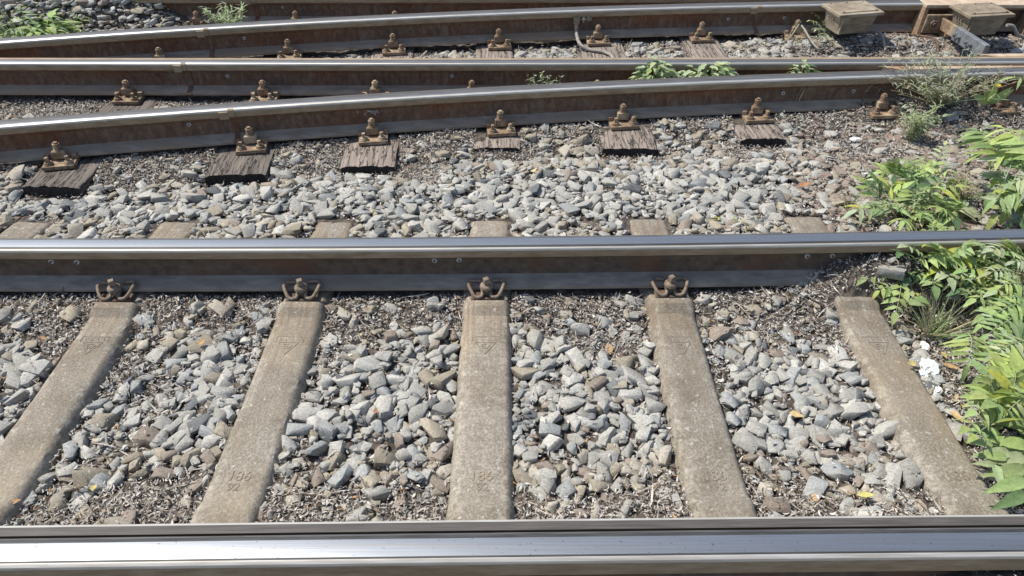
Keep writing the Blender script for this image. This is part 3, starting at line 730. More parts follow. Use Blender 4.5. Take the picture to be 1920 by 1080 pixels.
# ------------------------------------------------------------------ plants
def G(px, py, dz=0.0):
    p = at(px, py, -.02); p.z = float(gz(p.x, p.y))+dz; return p
GREENS = dict(lime=(.40, .50, .18), mid=(.30, .41, .17), deep=(.13, .21, .095), pale=(.43, .50, .29), grey=(.40, .42, .30), straw=(.50, .44, .30), yel=(.42, .46, .10))
def tint(name, r, v=.2): 
    c = GREENS[name]; k = 1+r.uniform(-v, v); return (c[0]*k*r.uniform(.92, 1.1), c[1]*k, c[2]*k*r.uniform(.85, 1.15))
def bez(a, b, c, t): return a*(1-t)**2+b*2*t*(1-t)+c*t*t
def between(k1, k2, px, py, f=.5, zz=.1):
    x = at(px, py, zz).x; y = float(cy(k1, x))*(1-f)+float(cy(k2, x))*f
    x = (px-960)/FPX*(y*cT-(zz-CH)*sT); return Vector((x, y, float(gz(x, y))))
def T(px, py):
    p = at(px, py, .06); p.z = float(gz(p.x, p.y)); return p
class Plant:
    def __init__(s, name, label, base, group=None, seed=0):
        s.t = thing(name, label, 'plant', base, 0, group); s.base = Vector(base); s.L = MB(); s.S = MB(); s.F = None; s.r = random.Random(seed or hash(label) % 9999)
    def stem(s, pts, r, col='mid'):
        n = len(pts); s.S.tube([Vector(p)-s.base for p in pts], [r*(1-.6*i/(n-1)) for i in range(n)], 5, tint(col, s.r))
    def leaf(s, p, d, up, L, W, col, **k): s.L.leaf(Vector(p)-s.base, d, up, L, W, tint(col, s.r), **k)
    def frond(s, p0, p1, sag, pairs, LL, LW, col='mid', start=.3, ang=.35, droop=.35, shape=.7, stemr=.0022, stemcol='pale'):
        r = s.r; p0 = Vector(p0); p1 = Vector(p1); m = (p0+p1)/2+Vector((0, 0, sag)); pts = [bez(p0, m, p1, i/8) for i in range(9)]
        s.stem(pts, stemr, stemcol)
        for i in range(pairs):
            t = start+(1-start)*(i+.5)/pairs*.97; P = bez(p0, m, p1, t); T = (bez(p0, m, p1, min(1, t+.03))-bez(p0, m, p1, t-.03)).normalized()
            side = T.cross(Vector((0, 0, 1))); side = side.normalized() if side.length > .05 else Vector((1, 0, 0)); up = side.cross(T)
            sc = .62+.5*math.sin(math.pi*min(1, .15+.8*(i+.5)/pairs))
            for sg in (-1, 1):
                d = side*sg*math.cos(ang)+T*math.sin(ang)+up*r.uniform(-.35, .12)+Vector((r.uniform(-.12, .12), r.uniform(-.12, .12), 0))
                s.leaf(P, d, up, LL*sc*r.uniform(.75, 1.12), LW*sc*r.uniform(.55, .82), col if r.random() < .8 else r.choice(['mid', 'pale', 'lime', 'yel']), droop=droop*r.uniform(.4, 1.3), shape=shape, fold=r.uniform(.1, .5))
        s.leaf(p1, (p1-m).normalized(), Vector((0, 0, 1)), LL*.9, LW*.9, col, droop=.3, shape=shape)
    def tuft(s, n, L, W, lean, col, cols=None, spread=.02):
        for i in range(n):
            a = s.r.uniform(0, 6.28); q = s.r.random(); d = Vector((math.cos(a)*q+lean[0], math.sin(a)*q+lean[1], .75)).normalized()
            p = s.base+Vector((s.r.uniform(-1, 1)*spread, s.r.uniform(-1, 1)*spread, 0))
            s.leaf(p, d, Vector((math.sin(a), -math.cos(a), .3)), L*s.r.uniform(.5, 1.1), W, s.r.choice(cols) if cols else col, droop=s.r.uniform(.1, .5), shape=.45, n=6, fold=.3)
    def twiggy(s, n, H, spread, leafL, leafW, col, dens=14, lean=(0, 0)):
        r = s.r
        for i in range(n):
            a = r.uniform(0, 6.28); q = r.uniform(.15, 1)*spread
            tip = s.base+Vector((math.cos(a)*q+lean[0]*H, math.sin(a)*q*.7+lean[1]*H, H*r.uniform(.55, 1.05))); m = s.base+(tip-s.base)*.5+Vector((r.uniform(-.03, .03), r.uniform(-.03, .03), H*.12))
            s.stem([bez(s.base, m, tip, t/6) for t in range(7)], .0018, col)
            for j in range(dens):
                t = r.uniform(.15, 1); P = bez(s.base, m, tip, t); b = r.uniform(0, 6.28)
                s.leaf(P, Vector((math.cos(b), math.sin(b), r.uniform(-.1, .9))), Vector((0, 0, 1)), leafL*r.uniform(.6, 1.15), leafW, col, droop=r.uniform(-.1, .5), shape=.8, n=4)
    def bushy(s, n, R, H, LL, LW, col, shape=.62, ys=1):
        r = s.r
        for i in range(n):
            a = r.uniform(0, 6.28); q = math.sqrt(r.random())*R; P = s.base+Vector((math.cos(a)*q, math.sin(a)*q*ys, H*(1-(q/R)**2*.35)*(r.uniform(.35, 1) if ys == 1 else r.uniform(.62, 1.08))))
            s.leaf(P, Vector((math.cos(a), math.sin(a), r.uniform(-.2, .5))), Vector((0, 0, 1)), LL*r.uniform(.6, 1.15), LW*r.uniform(.7, 1.1), col if r.random() < .75 else r.choice(['lime', 'mid', 'deep']), droop=r.uniform(.1, .7), shape=shape, fold=r.uniform(.1, .5), curl=r.uniform(0, .25))
            if i % 3 == 0: s.stem([s.base, s.base+(P-s.base)*.5+Vector((0, 0, .02)), P], .0018, col)
    def done(s):
        if s.L.v: link('foliage', s.L.mesh('foliage', [MAT['leaf']]), s.t)
        if s.S.v: link('stem', s.S.mesh('stem', [MAT['leaf']], 60), s.t)
        for ch in s.t.children: ch.data.polygons.foreach_set('use_smooth', [True]*len(ch.data.polygons))
        return s.t
P_ = at
# --- right foreground creeper
GR = 'creepers at the right end of the near track'
def creeper(label, base, sprays, seed):
    p = Plant('creeper', label, base, GR, seed)
    for (a, b, za, zb, pairs, LL, LW, c) in sprays:
        b = (b[0], b[1]+(16 if b[1] < 475 else 0)); p.frond(P_(*a, za), P_(*b, zb*.85), .03, pairs, LL, LW, c, start=.12, ang=.5, droop=.3, shape=.62, stemr=.0016, stemcol='pale')
    if seed < 6: p.twiggy(18, .11, .2, .036, .010, 'mid', 9); p.twiggy(12, .12, .22, .034, .009, 'lime', 8); p.twiggy(14, .12, .22, .022, .004, 'straw', 8)
    return p.done()
creeper('creeper with oval leaflets draped over the second rail', G(1760, 505), [
    ((1700, 490), (1745, 440), .05, .22, 4, .052, .027, 'mid'), ((1700, 490), (1690, 458), .05, .2, 3, .05, .026, 'deep'), ((1700, 490), (1640, 500), .05, .1, 4, .045, .022, 'mid'),
    ((1700, 488), (1835, 470), .1, .2, 7, .058, .03, 'lime'), ((1760, 500), (1815, 445), .1, .24, 6, .05, .026, 'mid'), ((1760, 500), (1770, 450), .1, .22, 5, .052, .026, 'lime'),
    ((1690, 500), (1625, 520), .04, .08, 4, .05, .024, 'mid'), ((1740, 500), (1780, 520), .06, .14, 5, .06, .03, 'pale'), ((1720, 495), (1790, 485), .06, .17, 6, .058, .03, 'pale'), ((1730, 495), (1700, 445), .06, .21, 5, .05, .026, 'pale'), ((1780, 490), (1850, 455), .1, .23, 6, .052, .026, 'pale'), ((1720, 500), (1752, 535), .05, .1, 5, .06, .03, 'mid'), ((1760, 505), (1830, 520), .06, .15, 6, .055, .028, 'lime'), ((1720, 500), (1705, 520), .04, .09, 3, .05, .028, 'deep')], 3)
creeper('creeper sprawling along the right edge above the grass tuft', G(1880, 540), [
    ((1900, 500), (1830, 440), .1, .25, 6, .05, .025, 'mid'), ((1900, 500), (1900, 440), .1, .24, 6, .05, .025, 'lime'), ((1900, 520), (1815, 505), .1, .18, 7, .055, .026, 'mid'),
    ((1910, 540), (1830, 560), .08, .14, 7, .055, .022, 'lime'), ((1915, 560), (1845, 590), .08, .12, 7, .055, .022, 'mid'), ((1920, 500), (1960, 450), .1, .2, 6, .05, .026, 'mid'),
    ((1880, 510), (1860, 480), .1, .2, 6, .055, .027, 'pale'), ((1900, 530), (1880, 500), .1, .2, 6, .055, .027, 'lime'), ((1900, 560), (1870, 545), .08, .16, 6, .055, .025, 'pale'), ((1920, 480), (1860, 450), .1, .25, 6, .05, .025, 'pale'), ((1925, 580), (1880, 575), .08, .14, 6, .055, .022, 'deep'), ((1900, 545), (1800, 545), .06, .12, 7, .05, .022, 'deep'), ((1925, 520), (1905, 480), .1, .2, 6, .055, .027, 'mid'), ((1925, 560), (1900, 600), .08, .12, 5, .055, .024, 'deep'), ((1930, 600), (1960, 560), .06, .15, 6, .055, .024, 'mid')], 4)
creeper('small creeper with a hanging shoot beside the rightmost sleeper head', G(1690, 560), [
    ((1690, 520), (1680, 585), .05, .04, 5, .05, .026, 'lime'), ((1672, 545), (1650, 545), .05, .06, 2, .05, .022, 'lime'), ((1690, 575), (1725, 555), .03, .07, 3, .055, .026, 'mid')], 6)
p = Plant('grass_tuft', 'straw coloured grass tuft fanning out beside the rightmost sleeper', G(1752, 622), None, 8)
p.tuft(70, .20, .0032, (.12, .25), 'straw', ['straw', 'straw', 'pale', 'mid']); p.tuft(30, .22, .003, (.9, .35), 'straw', ['straw', 'pale']); p.tuft(16, .16, .003, (-.7, .1), 'pale', ['straw', 'mid', 'deep'])
p.done()
for q, (px, py, lab, n, H, sp) in enumerate(((1850, 590, 'dry straw weed tangled among the creepers at the right edge', 26, .2, .17), (1690, 400, 'dry stems between the low weeds behind the second rail', 22, .12, .2), (1880, 720, 'straw coloured dry stems behind the bright lime weed', 18, .12, .14))):
    p = Plant('dry_weed', lab, G(px, py), None, 80+q); p.twiggy(n, H, sp, .026, .0035, 'straw', 12); p.twiggy(n//2, H, sp, .03, .006, 'pale', 12); p.done()
GF = 'young tree fronds at the right edge'
def fronds(label, base, fr, seed):
    p = Plant('frond_plant', label, base, GF, seed)
    for (a, b, za, zb, pairs, LL, LW, c) in fr: p.frond(P_(*a, za), P_(*b, zb), .06, pairs, LL, LW, c, start=.2, ang=.3, droop=.35, shape=.66)
    return p.done()
fronds('ferny fronds with narrow yellow-green leaflets below the grass tuft', G(1880, 660), [
    ((1812, 625), (1815, 682), .09, .06, 7, .07, .017, 'lime'), ((1900, 630), (1840, 700), .1, .07, 7, .06, .015, 'mid'), ((1915, 640), (1868, 690), .12, .07, 7, .058, .016, 'lime'),
    ((1920, 600), (1855, 625), .12, .12, 7, .062, .018, 'mid'), ((1930, 660), (1905, 720), .1, .08, 6, .06, .018, 'yel'), ((1925, 575), (1850, 600), .14, .13, 7, .06, .018, 'lime')], 9)
fronds('low feathery fronds filling the right edge below the second rail', G(1915, 600), [
    ((1925, 540), (1860, 510), .1, .17, 8, .055, .016, 'pale'), ((1930, 560), (1880, 535), .1, .17, 8, .055, .016, 'lime'), ((1935, 590), (1890, 560), .1, .15, 8, .055, .016, 'mid'), ((1930, 600), (1850, 575), .06, .1, 9, .055, .015, 'pale'),
    ((1935, 620), (1880, 640), .08, .1, 8, .055, .015, 'lime'), ((1940, 530), (1905, 490), .1, .18, 8, .055, .016, 'pale'), ((1880, 560), (1820, 540), .06, .1, 8, .05, .014, 'mid'), ((1860, 540), (1790, 530), .05, .09, 8, .05, .015, 'pale'), ((1850, 510), (1770, 490), .06, .12, 8, .05, .016, 'lime')], 14)
fronds('yellow-green ferny fronds between the lime weed and the grass tuft', G(1905, 700), [
    ((1930, 680), (1870, 700), .1, .1, 8, .05, .014, 'lime'), ((1935, 700), (1890, 735), .1, .1, 8, .05, .014, 'yel'), ((1935, 720), (1845, 720), .08, .08, 9, .05, .013, 'lime'), ((1935, 650), (1870, 660), .1, .12, 8, .052, .015, 'pale'), ((1940, 740), (1890, 770), .1, .12, 7, .05, .016, 'lime')], 15)
p = Plant('leafy_weed', 'bright lime green weed with pointed leaves at the right edge', G(1890, 790), None, 10)
for a, b, c, L in (((1870, 770), (1850, 705), 'mid', .07), ((1880, 760), (1850, 740), 'lime', .075), ((1880, 765), (1830, 770), 'lime', .05), ((1890, 760), (1905, 700), 'lime', .085), ((1890, 770), (1915, 745), 'lime', .085), ((1860, 780), (1815, 800), 'lime', .045),
                   ((1870, 790), (1830, 815), 'lime', .045), ((1905, 790), (1890, 730), 'yel', .08), ((1900, 800), (1930, 790), 'lime', .08), ((1880, 770), (1865, 755), 'mid', .07), ((1850, 775), (1822, 745), 'lime', .04), ((1900, 770), (1880, 690), 'lime', .07)):
    p.frond(P_(*a, .06), P_(*b, .14), .02, 2, L, L*.5, c, start=.4, ang=.55, droop=.3, shape=.55)
p.twiggy(16, .13, .13, .045, .016, 'lime', 9)
p.done()
p = Plant('leafy_weed', 'weed with long drooping grey-green leaves at the lower right edge', G(1900, 860), None, 12)
for a, d, c, L in (((1875, 815), (-.9, .2, .1), 'deep', .085), ((1862, 835), (-.8, .1, .2), 'mid', .06), ((1895, 850), (-1, -.05, .1), 'pale', .09), ((1925, 860), (-1, -.05, .1), 'pale', .10), ((1925, 880), (-1, -.1, .05), 'mid', .10),
                   ((1865, 872), (-.7, .0, .2), 'pale', .05), ((1862, 870), (-.05, -1, .0), 'pale', .07), ((1925, 900), (-1, -.25, 0), 'mid', .10), ((1925, 925), (-1, -.4, 0), 'deep', .09), ((1930, 840), (-1, .3, .2), 'lime', .10), ((1930, 800), (-1, .2, .2), 'mid', .1), ((1890, 860), (-.9, .2, .1), 'mid', .07)):
    q = P_(*a, .09); p.leaf(q, d, Vector((0, -.3, 1)), L, L*.34, c, droop=.35, shape=.62, n=8, fold=.35, curl=.12); p.stem([p.base, (p.base+q)/2+Vector((0, 0, .03)), q], .002)
p.twiggy(12, .12, .12, .05, .016, 'mid', 8); p.twiggy(8, .1, .12, .04, .012, 'pale', 8)
p.done()
# --- right middle group (behind the second rail)
GM = 'weeds behind the second rail at the right'
def lowweed(label, base, seeds, LL, LW, cols, n, R, H, seed):
    p = Plant('leafy_weed', label, base, GM, seed); r = p.r
    for i in range(n):
        a = r.uniform(0, 6.28); q = R*r.uniform(.2, 1); b = p.base+Vector((math.cos(a)*q*.3, math.sin(a)*q*.3, H*.4)); tip = p.base+Vector((math.cos(a)*q, math.sin(a)*q, H*r.uniform(.5, 1.1)))
        p.frond(b, tip, .02, r.choice([2, 3, 3, 4]), LL*r.uniform(.8, 1.1), LW, r.choice(cols), start=.2, ang=.6, droop=.4, shape=.66, stemr=.0014)
    return p.done()
lowweed('low weed with lance leaves just behind the second rail, leftmost of the right cluster', G(1650, 405), 0, .075, .024, ['mid', 'lime', 'pale', 'deep'], 9, .13, .12, 21)
lowweed('pale green weed with pointed leaves, in the middle of the right cluster', G(1700, 385), 0, .072, .024, ['pale', 'mid', 'lime'], 9, .14, .12, 22)
lowweed('taller weed rising at the left of the right cluster', G(1665, 360), 0, .075, .022, ['mid', 'lime', 'mid'], 8, .11, .15, 23)
lowweed('broad leaved weed touching the second rail beside the frond plant', G(1760, 410), 0, .07, .026, ['pale', 'mid', 'deep', 'lime'], 9, .13, .1, 24)
lowweed('feathery pale weed behind the others in the right cluster', G(1735, 350), 0, .06, .017, ['pale', 'lime', 'straw', 'mid'], 12, .16, .12, 86)
lowweed('narrow leaved weed hugging the second rail at the foot of the right cluster', G(1690, 418), 0, .06, .02, ['pale', 'mid', 'lime'], 12, .16, .09, 87)
p = Plant('grass_tuft', 'wispy green grass at the left of the right weed cluster', G(1600, 395), None, 25); p.tuft(26, .16, .003, (-.1, .1), 'mid', ['mid', 'straw', 'straw']); p.done()
p = Plant('dry_weed', 'dry brownish feathery weed between the leafy weeds and fronds', G(1800, 375), None, 26); p.twiggy(26, .13, .17, .022, .003, 'straw', 16); p.twiggy(8, .13, .17, .02, .003, 'mid', 16); p.done()
fronds('big frond plant with long drooping leaflets at the right edge', G(1905, 420), [
    ((1885, 330), (1832, 245), .16, .24, 8, .10, .036, 'mid'), ((1960, 330), (1880, 240), .2, .28, 8, .10, .036, 'lime'), ((1885, 335), (1900, 290), .16, .2, 5, .095, .034, 'deep'),
    ((1895, 330), (1862, 360), .14, .08, 5, .09, .032, 'mid'), ((1940, 350), (1895, 390), .14, .06, 6, .095, .036, 'mid'), ((1900, 340), (1925, 300), .16, .2, 6, .10, .036, 'lime'), ((1960, 380), (1905, 410), .14, .06, 6, .09, .032, 'deep'), ((1930, 330), (1870, 400), .14, .05, 6, .085, .032, 'lime'), ((1950, 300), (1850, 285), .2, .2, 7, .095, .034, 'lime'), ((1960, 350), (1905, 340), .18, .18, 6, .095, .034, 'pale'), ((1930, 370), (1870, 375), .12, .1, 6, .085, .03, 'mid')], 27)
fronds('leaf spray reaching in from the right edge beside the curved rail', G(1935, 215), [((1960, 190), (1905, 145), .1, .2, 4, .085, .02, 'mid')], 28)
GT = 'twiggy weeds by the curved rail'
p = Plant('twiggy_weed', 'tall twiggy grey-green weed leaning over the curved rail', G(1755, 218), GT, 30); p.twiggy(46, .26, .36, .04, .0046, 'grey', 15); p.twiggy(16, .2, .34, .038, .005, 'pale', 13); p.twiggy(44, .2, .34, .03, .0036, 'straw', 12); p.done()
p = Plant('twiggy_weed', 'upright twiggy weed standing before the buried fastening', G(1710, 262), GT, 31); p.twiggy(20, .2, .10, .036, .006, 'pale', 15); p.twiggy(12, .14, .12, .03, .005, 'straw', 12); p.done()
p = Plant('twiggy_weed', 'spindly weed at the left end of the twiggy thicket', G(1690, 205), GT, 32); p.twiggy(12, .2, .2, .03, .004, 'grey', 12, (-.4, .1)); p.done()
p = Plant('flowering_weed', 'broad leaved weed with a single yellow flower beside the curved rail', G(1840, 218), None, 33)
for d in ((-.4, 0, 1), (.1, 0, 1), (.6, 0, .5), (-.8, -.2, .5), (.3, -.5, .6), (-.2, -.4, .9)): p.leaf(p.base+Vector((0, 0, .02)), d, Vector((0, -1, .3)), .12, .034, 'lime', droop=.2, shape=.8)
tip = at(1871, 161, .14); p.stem([p.base, (p.base+tip)/2+Vector((.02, 0, .02)), tip], .0018); t2 = at(1877, 153, .15); p.stem([tip-Vector((0, 0, .03)), t2], .001)
fl = MB()
for i in range(26):
    a = i*2.4; fl.leaf(tip-p.base, Vector((math.cos(a), math.sin(a)-.5, .25+.5*(i % 3)/2)), Vector((0, -.6, 1)), .014, .0055, (.85, .62, .02), shape=1.2, n=3)
fl.cyl(t2-p.base, t2-p.base+Vector((0, 0, .008)), .004, n=7)
p.done(); link('flower', fl.mesh('flower', [MAT['leaf']]), p.t)
# --- weeds between the rails
def rosette(label, px, py, n, R, H, LL, LW, col, seed, name='leafy_weed', shape=.62, base=None):
    p = Plant(name, label, base or G(px, py), 'weeds between the rails', seed); p.bushy(n, R, H, LL, LW, col, shape, .25 if 40 < seed < 45 else 1); return p.done()
rosette('leafy weed over the straight middle rail, left of the wide weed', 1228, 150, 90, .09, .23, .055, .03, 'pale', 41, base=between('c', 'd', 1228, 130))
rosette('wide leafy weed draped over the straight middle rail', 1325, 150, 150, .15, .21, .05, .028, 'pale', 42, base=between('c', 'd', 1325, 130))
rosette('small leafy weed on the middle rail, nearest the boxes', 1496, 143, 60, .065, .215, .045, .024, 'pale', 43, base=between('c', 'd', 1496, 125))
p = Plant('twiggy_weed', 'pale lacy sprig poking up behind the curved rail', between('c', 'd', 1022, 155, .35), 'weeds between the rails', 44); p.twiggy(20, .20, .11, .022, .006, 'pale', 12); p.done()
p = Plant('twiggy_weed', 'yellowish sprig hanging above the leafy weed', between('d', 'e', 1238, 105, .12), 'weeds between the rails', 45); p.twiggy(16, .16, .07, .02, .008, 'yel', 9); p.done()
p = Plant('twiggy_weed', 'tiny ochre weed on the stones behind the straight rail', G(1030, 82), 'weeds between the rails', 46); p.twiggy(14, .05, .09, .018, .005, 'straw', 9); p.done()
p = Plant('twiggy_weed', 'bushy grey-green weed in front of the farthest rail', between('e', 'f', 428, 25, .55), 'weeds between the rails', 47); p.twiggy(44, .2, .14, .04, .008, 'pale', 13); p.done()
for i, (px, py, lab) in enumerate(((352, 182, 'small pale sprout between the straight and curved rails, beside the weld'), (300, 184, 'tiny sprout right of the left bolted fastening'), (402, 182, 'tiny grey sprout left of the second bolted fastening'))):
    p = Plant('sprout', lab, between('c', 'd', px, py, .45, .02), 'weeds between the rails', 50+i); p.bushy(40, .06, .06, .03, .012, 'grey'); p.done()
p = Plant('frond_plant', 'pinnate weed growing against the left equipment box', G(1543, 68), None, 55)
for a, b in (((1543, 60), (1540, 15)), ((1545, 60), (1520, 38)), ((1545, 62), (1530, 55)), ((1546, 60), (1555, 35)), ((1545, 64), (1546, 72)), ((1545, 55), (1528, 25))): p.frond(P_(*a, .02), P_(*b, .12), .03, 5, .04, .011, 'pale', ang=.5)
p.done()
rosette('dense weed patch in the top left corner', 20, 30, 340, .36, .17, .055, .016, 'mid', 56, base=T(30, 55))
rosette('weed with broad yellow-green leaves at top left', 88, 40, 26, .10, .16, .10, .045, 'lime', 57, base=T(88, 56))
rosette('low creeping weed at the left edge above the curved rail', 25, 52, 90, .2, .06, .035, .014, 'pale', 58, base=T(25, 74))
p = Plant('grass_tuft', 'short grass at the top left beside the curved rail', T(95, 74), None, 59); p.tuft(60, .07, .003, (0, 0), 'mid', ['mid', 'straw', 'lime'], .14); p.done()
p = Plant('grass_tuft', 'dry pale stalks by the fastening near the left box', G(1500, 92), None, 60); p.tuft(22, .12, .003, (0, .1), 'straw', ['straw', 'pale'], .07); p.done()
p = Plant('dry_stalk', 'single curled dry grass blade against the curved rail foot', G(1497, 215), None, 61)
q0 = p.base.copy(); pts = [q0+Vector((x, 0, z)) for x, z in ((0, 0), (-.02, .04), (-.03, .08), (-.02, .12), (.0, .15))]
p.stem(pts, .002, 'straw'); p.leaf(q0, Vector((-.35, 0, 1)), Vector((0, -1, 0)), .10, .012, 'straw', droop=.2); p.leaf(q0+Vector((-.02, 0, .04)), Vector((.1, 0, 1)), Vector((0, -1, 0)), .10, .008, 'straw', droop=-.2); p.done()
for i, (px, py, lab) in enumerate(((1340, 418, 'tiny lime sprout beside the second rail, left one'), (1388, 424, 'tiny lime sprout beside the second rail, right one'))):
    p = Plant('sprout', lab, G(px, py), None, 70+i); p.bushy(10, .025, .03, .022, .009, 'yel'); p.done()

# ------------------------------------------------------------------ boxes, bar, check rail, cables
def quad_box(mb, P):   # 8 points: 4 bottom, 4 top
    mb.add(P, [(3, 2, 1, 0), (4, 5, 6, 7), (0, 1, 5, 4), (1, 2, 6, 5), (2, 3, 7, 6), (3, 0, 4, 7)])
def lineside_box(label, fl_top, fr_top, depth_px, zt, rz):
    a = at(*fl_top, zt); b = at(*fr_top, zt); w = (b-a).length; ang = math.atan2(b.y-a.y, b.x-a.x)
    g_ = thing('equipment_box', label, 'box', (a.x, a.y, 0), ang, 'boxes beside the back rails')
    dp = .17; lift = .088; h = zt-lift
    mb = MB(); quad_box(mb, [(.03, .02, lift), (w-.04, .02, lift), (w-.04, dp-.03, lift), (.03, dp-.03, lift), (.012, .008, zt-.012), (w-.014, .008, zt-.012), (w-.014, dp-.01, zt-.012), (.012, dp-.01, zt-.012)])
    for i in range(3): mb.cyl((.018, .07+.022*i, zt-.045), (.008, .07+.022*i, zt-.045), .005, n=8)
    mb.box((.03, -.002+.012, lift+h*.45), (.008, .02, h*.8))
    link('box_body', mb.mesh('box_body', [MAT['box']], 20), g_, .002)
    mb = MB(); mb.box((w/2, dp/2, zt-.004), (w+.012, dp+.02, .016)); mb.box((w/2, dp/2, zt+.006), (w-.03, dp-.03, .006))
    for x, y in ((.03, .02), (w-.03, .02), (.03, dp-.02), (w-.03, dp-.02), (w/2, dp-.02)): mb.cyl((x, y, zt+.004), (x, y, zt+.014), .006, n=6)
    link('lid', mb.mesh('lid', [MAT['box']], 20), g_, .002)
    mb = MB(); mb.box((w/2, dp*.62, lift/2-.02), (w*.5, dp*.4, lift+.04))
    link('shade_stand', mb.mesh('shade_stand', [MAT['groove']], 20), g_)  # added support block, near black to paint the shadow beneath the box
    return g_
lineside_box('weathered olive box with a weed at its left side', (1575, 29), (1655, 23), 22, .20, 0)
lineside_box('weathered olive box behind the bolted grey bar', (1820, 31), (1900, 27), 22, .20, 0)

t = thing('check_rail', 'rusty check rail with triangular ribs behind the right box', 'check rail', at(1830, 55, .0), math.atan(slope('f', 2.0)))
L0 = t.location
def loc(px, py, z): 
    p = at(px, py, z)-L0; r = Matrix.Rotation(-t.rotation_euler.z, 3, 'Z'); return r @ p
a = loc(1738, 13, .165); 
mb = MB(); mb.box((a.x+.75, a.y+.05, .165), (1.5, .09, .02)); link('guard_bar', mb.mesh('guard_bar', [MAT['rust_light']], 20), t, .003)
mb = MB(); mb.box((a.x+.75, a.y+.075, .08), (1.5, .02, .15)); link('back_plate', mb.mesh('back_plate', [MAT['rust_dark']], 20), t)
for dx in (.0, .165, .60, .8):
    mb = MB(); mb.prism([(a.x+dx, a.y+.06, .155), (a.x+dx, a.y+.008, .155), (a.x+dx-.03, a.y-.05, .0), (a.x+dx-.03, a.y+.06, .0)], (.022, 0, 0)); link('rib', mb.mesh('rib', [MAT['rust']], 20), t, .002)
mb = MB(); mb.box((a.x-.08, a.y-.03, .0), (.36, .10, .016)); link('sole_plate', mb.mesh('sole_plate', [MAT['rust_light']], 20), t, .002)

t = thing('tie_bar', 'grey bolted steel bar slanting from the check rail to the straight rail', 'tie bar', at(1770, 55, 0))
b0 = at(1766, 44, .10)-t.location; b1 = at(1848, 97, .10)-t.location; d = (b1-b0); ang = math.atan2(d.y, d.x); L = d.length; Rz = Matrix.Rotation(ang, 3, 'Z')
mb = MB(); mb.box(b0+d*.22, (L*.5, .016, .06), Rz); link('bar', mb.mesh('bar', [MAT['rust']], 20), t, .002)
mb = MB(); mb.box(b0+d*.68+Rz @ Vector((0, -.004, 0)), (L*.66, .028, .07), Rz); link('bar_sleeve', mb.mesh('bar_sleeve', [MAT['zinc']], 20), t, .002)
for k in (.42, .5, .68, .76):
    c = b0+d*k; n = Rz @ Vector((0, 1, 0)); mb = MB(); mb.cyl(c-n*.034, c+n*.02, .011, n=6); mb.cyl(c-n*.04, c+n*.02, .006, n=8); link('bolt', mb.mesh('bolt', [MAT['zinc']], 25), t)
mb = MB(); mb.box(b0+Vector((-.005, .01, -.005)), (.17, .014, .10)); link('bracket', mb.mesh('bracket', [MAT['rust']], 20), t, .002)
for dx in (-.045, .045):
    mb = MB(); c = b0+Vector((dx-.005, .0, .0)); mb.cyl(c, c+Vector((0, -.018, 0)), .020, n=6); mb.cyl(c+Vector((0, -.018, 0)), c+Vector((0, -.028, 0)), .010, n=8); link('bracket_bolt', mb.mesh('bracket_bolt', [MAT['rust_dark']], 25), t)
t = thing('single_screw', 'single rusty screw on a flat plate between the two boxes', 'screw', at(1722, 68, 0))
mb = MB(); mb.cyl((0, 0, .0), (0, 0, .012), .035, n=16); mb.cyl((0, 0, .012), (0, 0, .022), .022, n=14); mb.cyl((0, 0, .022), (0, 0, .055), .013, n=4); link('screw_head', mb.mesh('screw_head', [MAT['rust_dark']], 25), t, .001)
mb = MB(); mb.box((.02, .03, -.012), (.20, .12, .014), Matrix.Rotation(-.25, 3, 'Z')); link('washer_plate', mb.mesh('washer_plate', [MAT['rust']], 25), t, .001)

def strip_between(name, label, pts_front, w, z, zb):
    a = at(*pts_front[0], z); b = at(*pts_front[1], z); d = (b-a); L = d.length; ang = math.atan2(d.y, d.x)
    t = thing(name, label, 'steel plate', (a.x, a.y, 0), ang); mb = MB()
    mb.prism([(0.02, 0, zb), (L, 0, zb), (L, w, zb), (-.06, w, zb)], (0, 0, z-zb)); link('plate_body', mb.mesh('plate_body', [MAT['rust_light']], 20), t, .002)
    for i in range(9): pass
    return t
strip_between('wing_plate', 'sandy rusted flat steel wedge between the straight and curved rails', ((1686, 131), (2050, 124)), .045, .15, .03)
strip_between('wing_plate', 'sandy rusted plate behind the straight rail at the right edge', ((1862, 106), (2050, 103)), .035, .12, .02)

def cable(label, pts, r, m='cable', extra=None):
    q = [Vector(p) for p in pts]; out = []
    for i in range(len(q)-1):
        a, b, c, d = q[max(0, i-1)], q[i], q[i+1], q[min(len(q)-1, i+2)]
        for j in range(6):
            u = j/6; out.append(.5*((2*b)+(c-a)*u+(2*a-5*b+4*c-d)*u*u+(3*b-a-3*c+d)*u**3))
    out.append(q[-1]); base = q[0].copy()
    t = thing('cable', label, 'cable', base); mb = MB(); mb.tube([p-base for p in out], r, 9); link('cable_sheath', mb.mesh('cable_sheath', [MAT[m]], 60), t)
    if extra: extra(t, base)
    return t
xE = at(1082, 50, .1).x; yE = float(cy('e', xE))
def lug(t, base):
    mb = MB(); mb.box((0, .012, .012), (.034, .04, .036)); mb.cyl((.0, .01, .014), (.085, .01, .014), .009, n=8); mb.cyl((.032, .01, .014), (.044, .01, .014), .022, n=6); mb.cyl((.06, .01, .014), (.078, .01, .014), .013, n=6); mb.cyl((0, .0, 0), (0, -.01, -.03), .012, n=10)
    link('cable_lug', mb.mesh('cable_lug', [MAT['rust_dark'] if False else MAT['box']], 25), t, .001)
cable('grey cable hanging from a bolted lug on the back curved rail', [(xE, yE-.035, .105), (xE, yE-.05, .06), at(1087, 82, .03), at(1105, 93, .012), at(1130, 97, .012), at(1145, 103, .012), at(1150, 112, .0)], .0095, extra=lug)
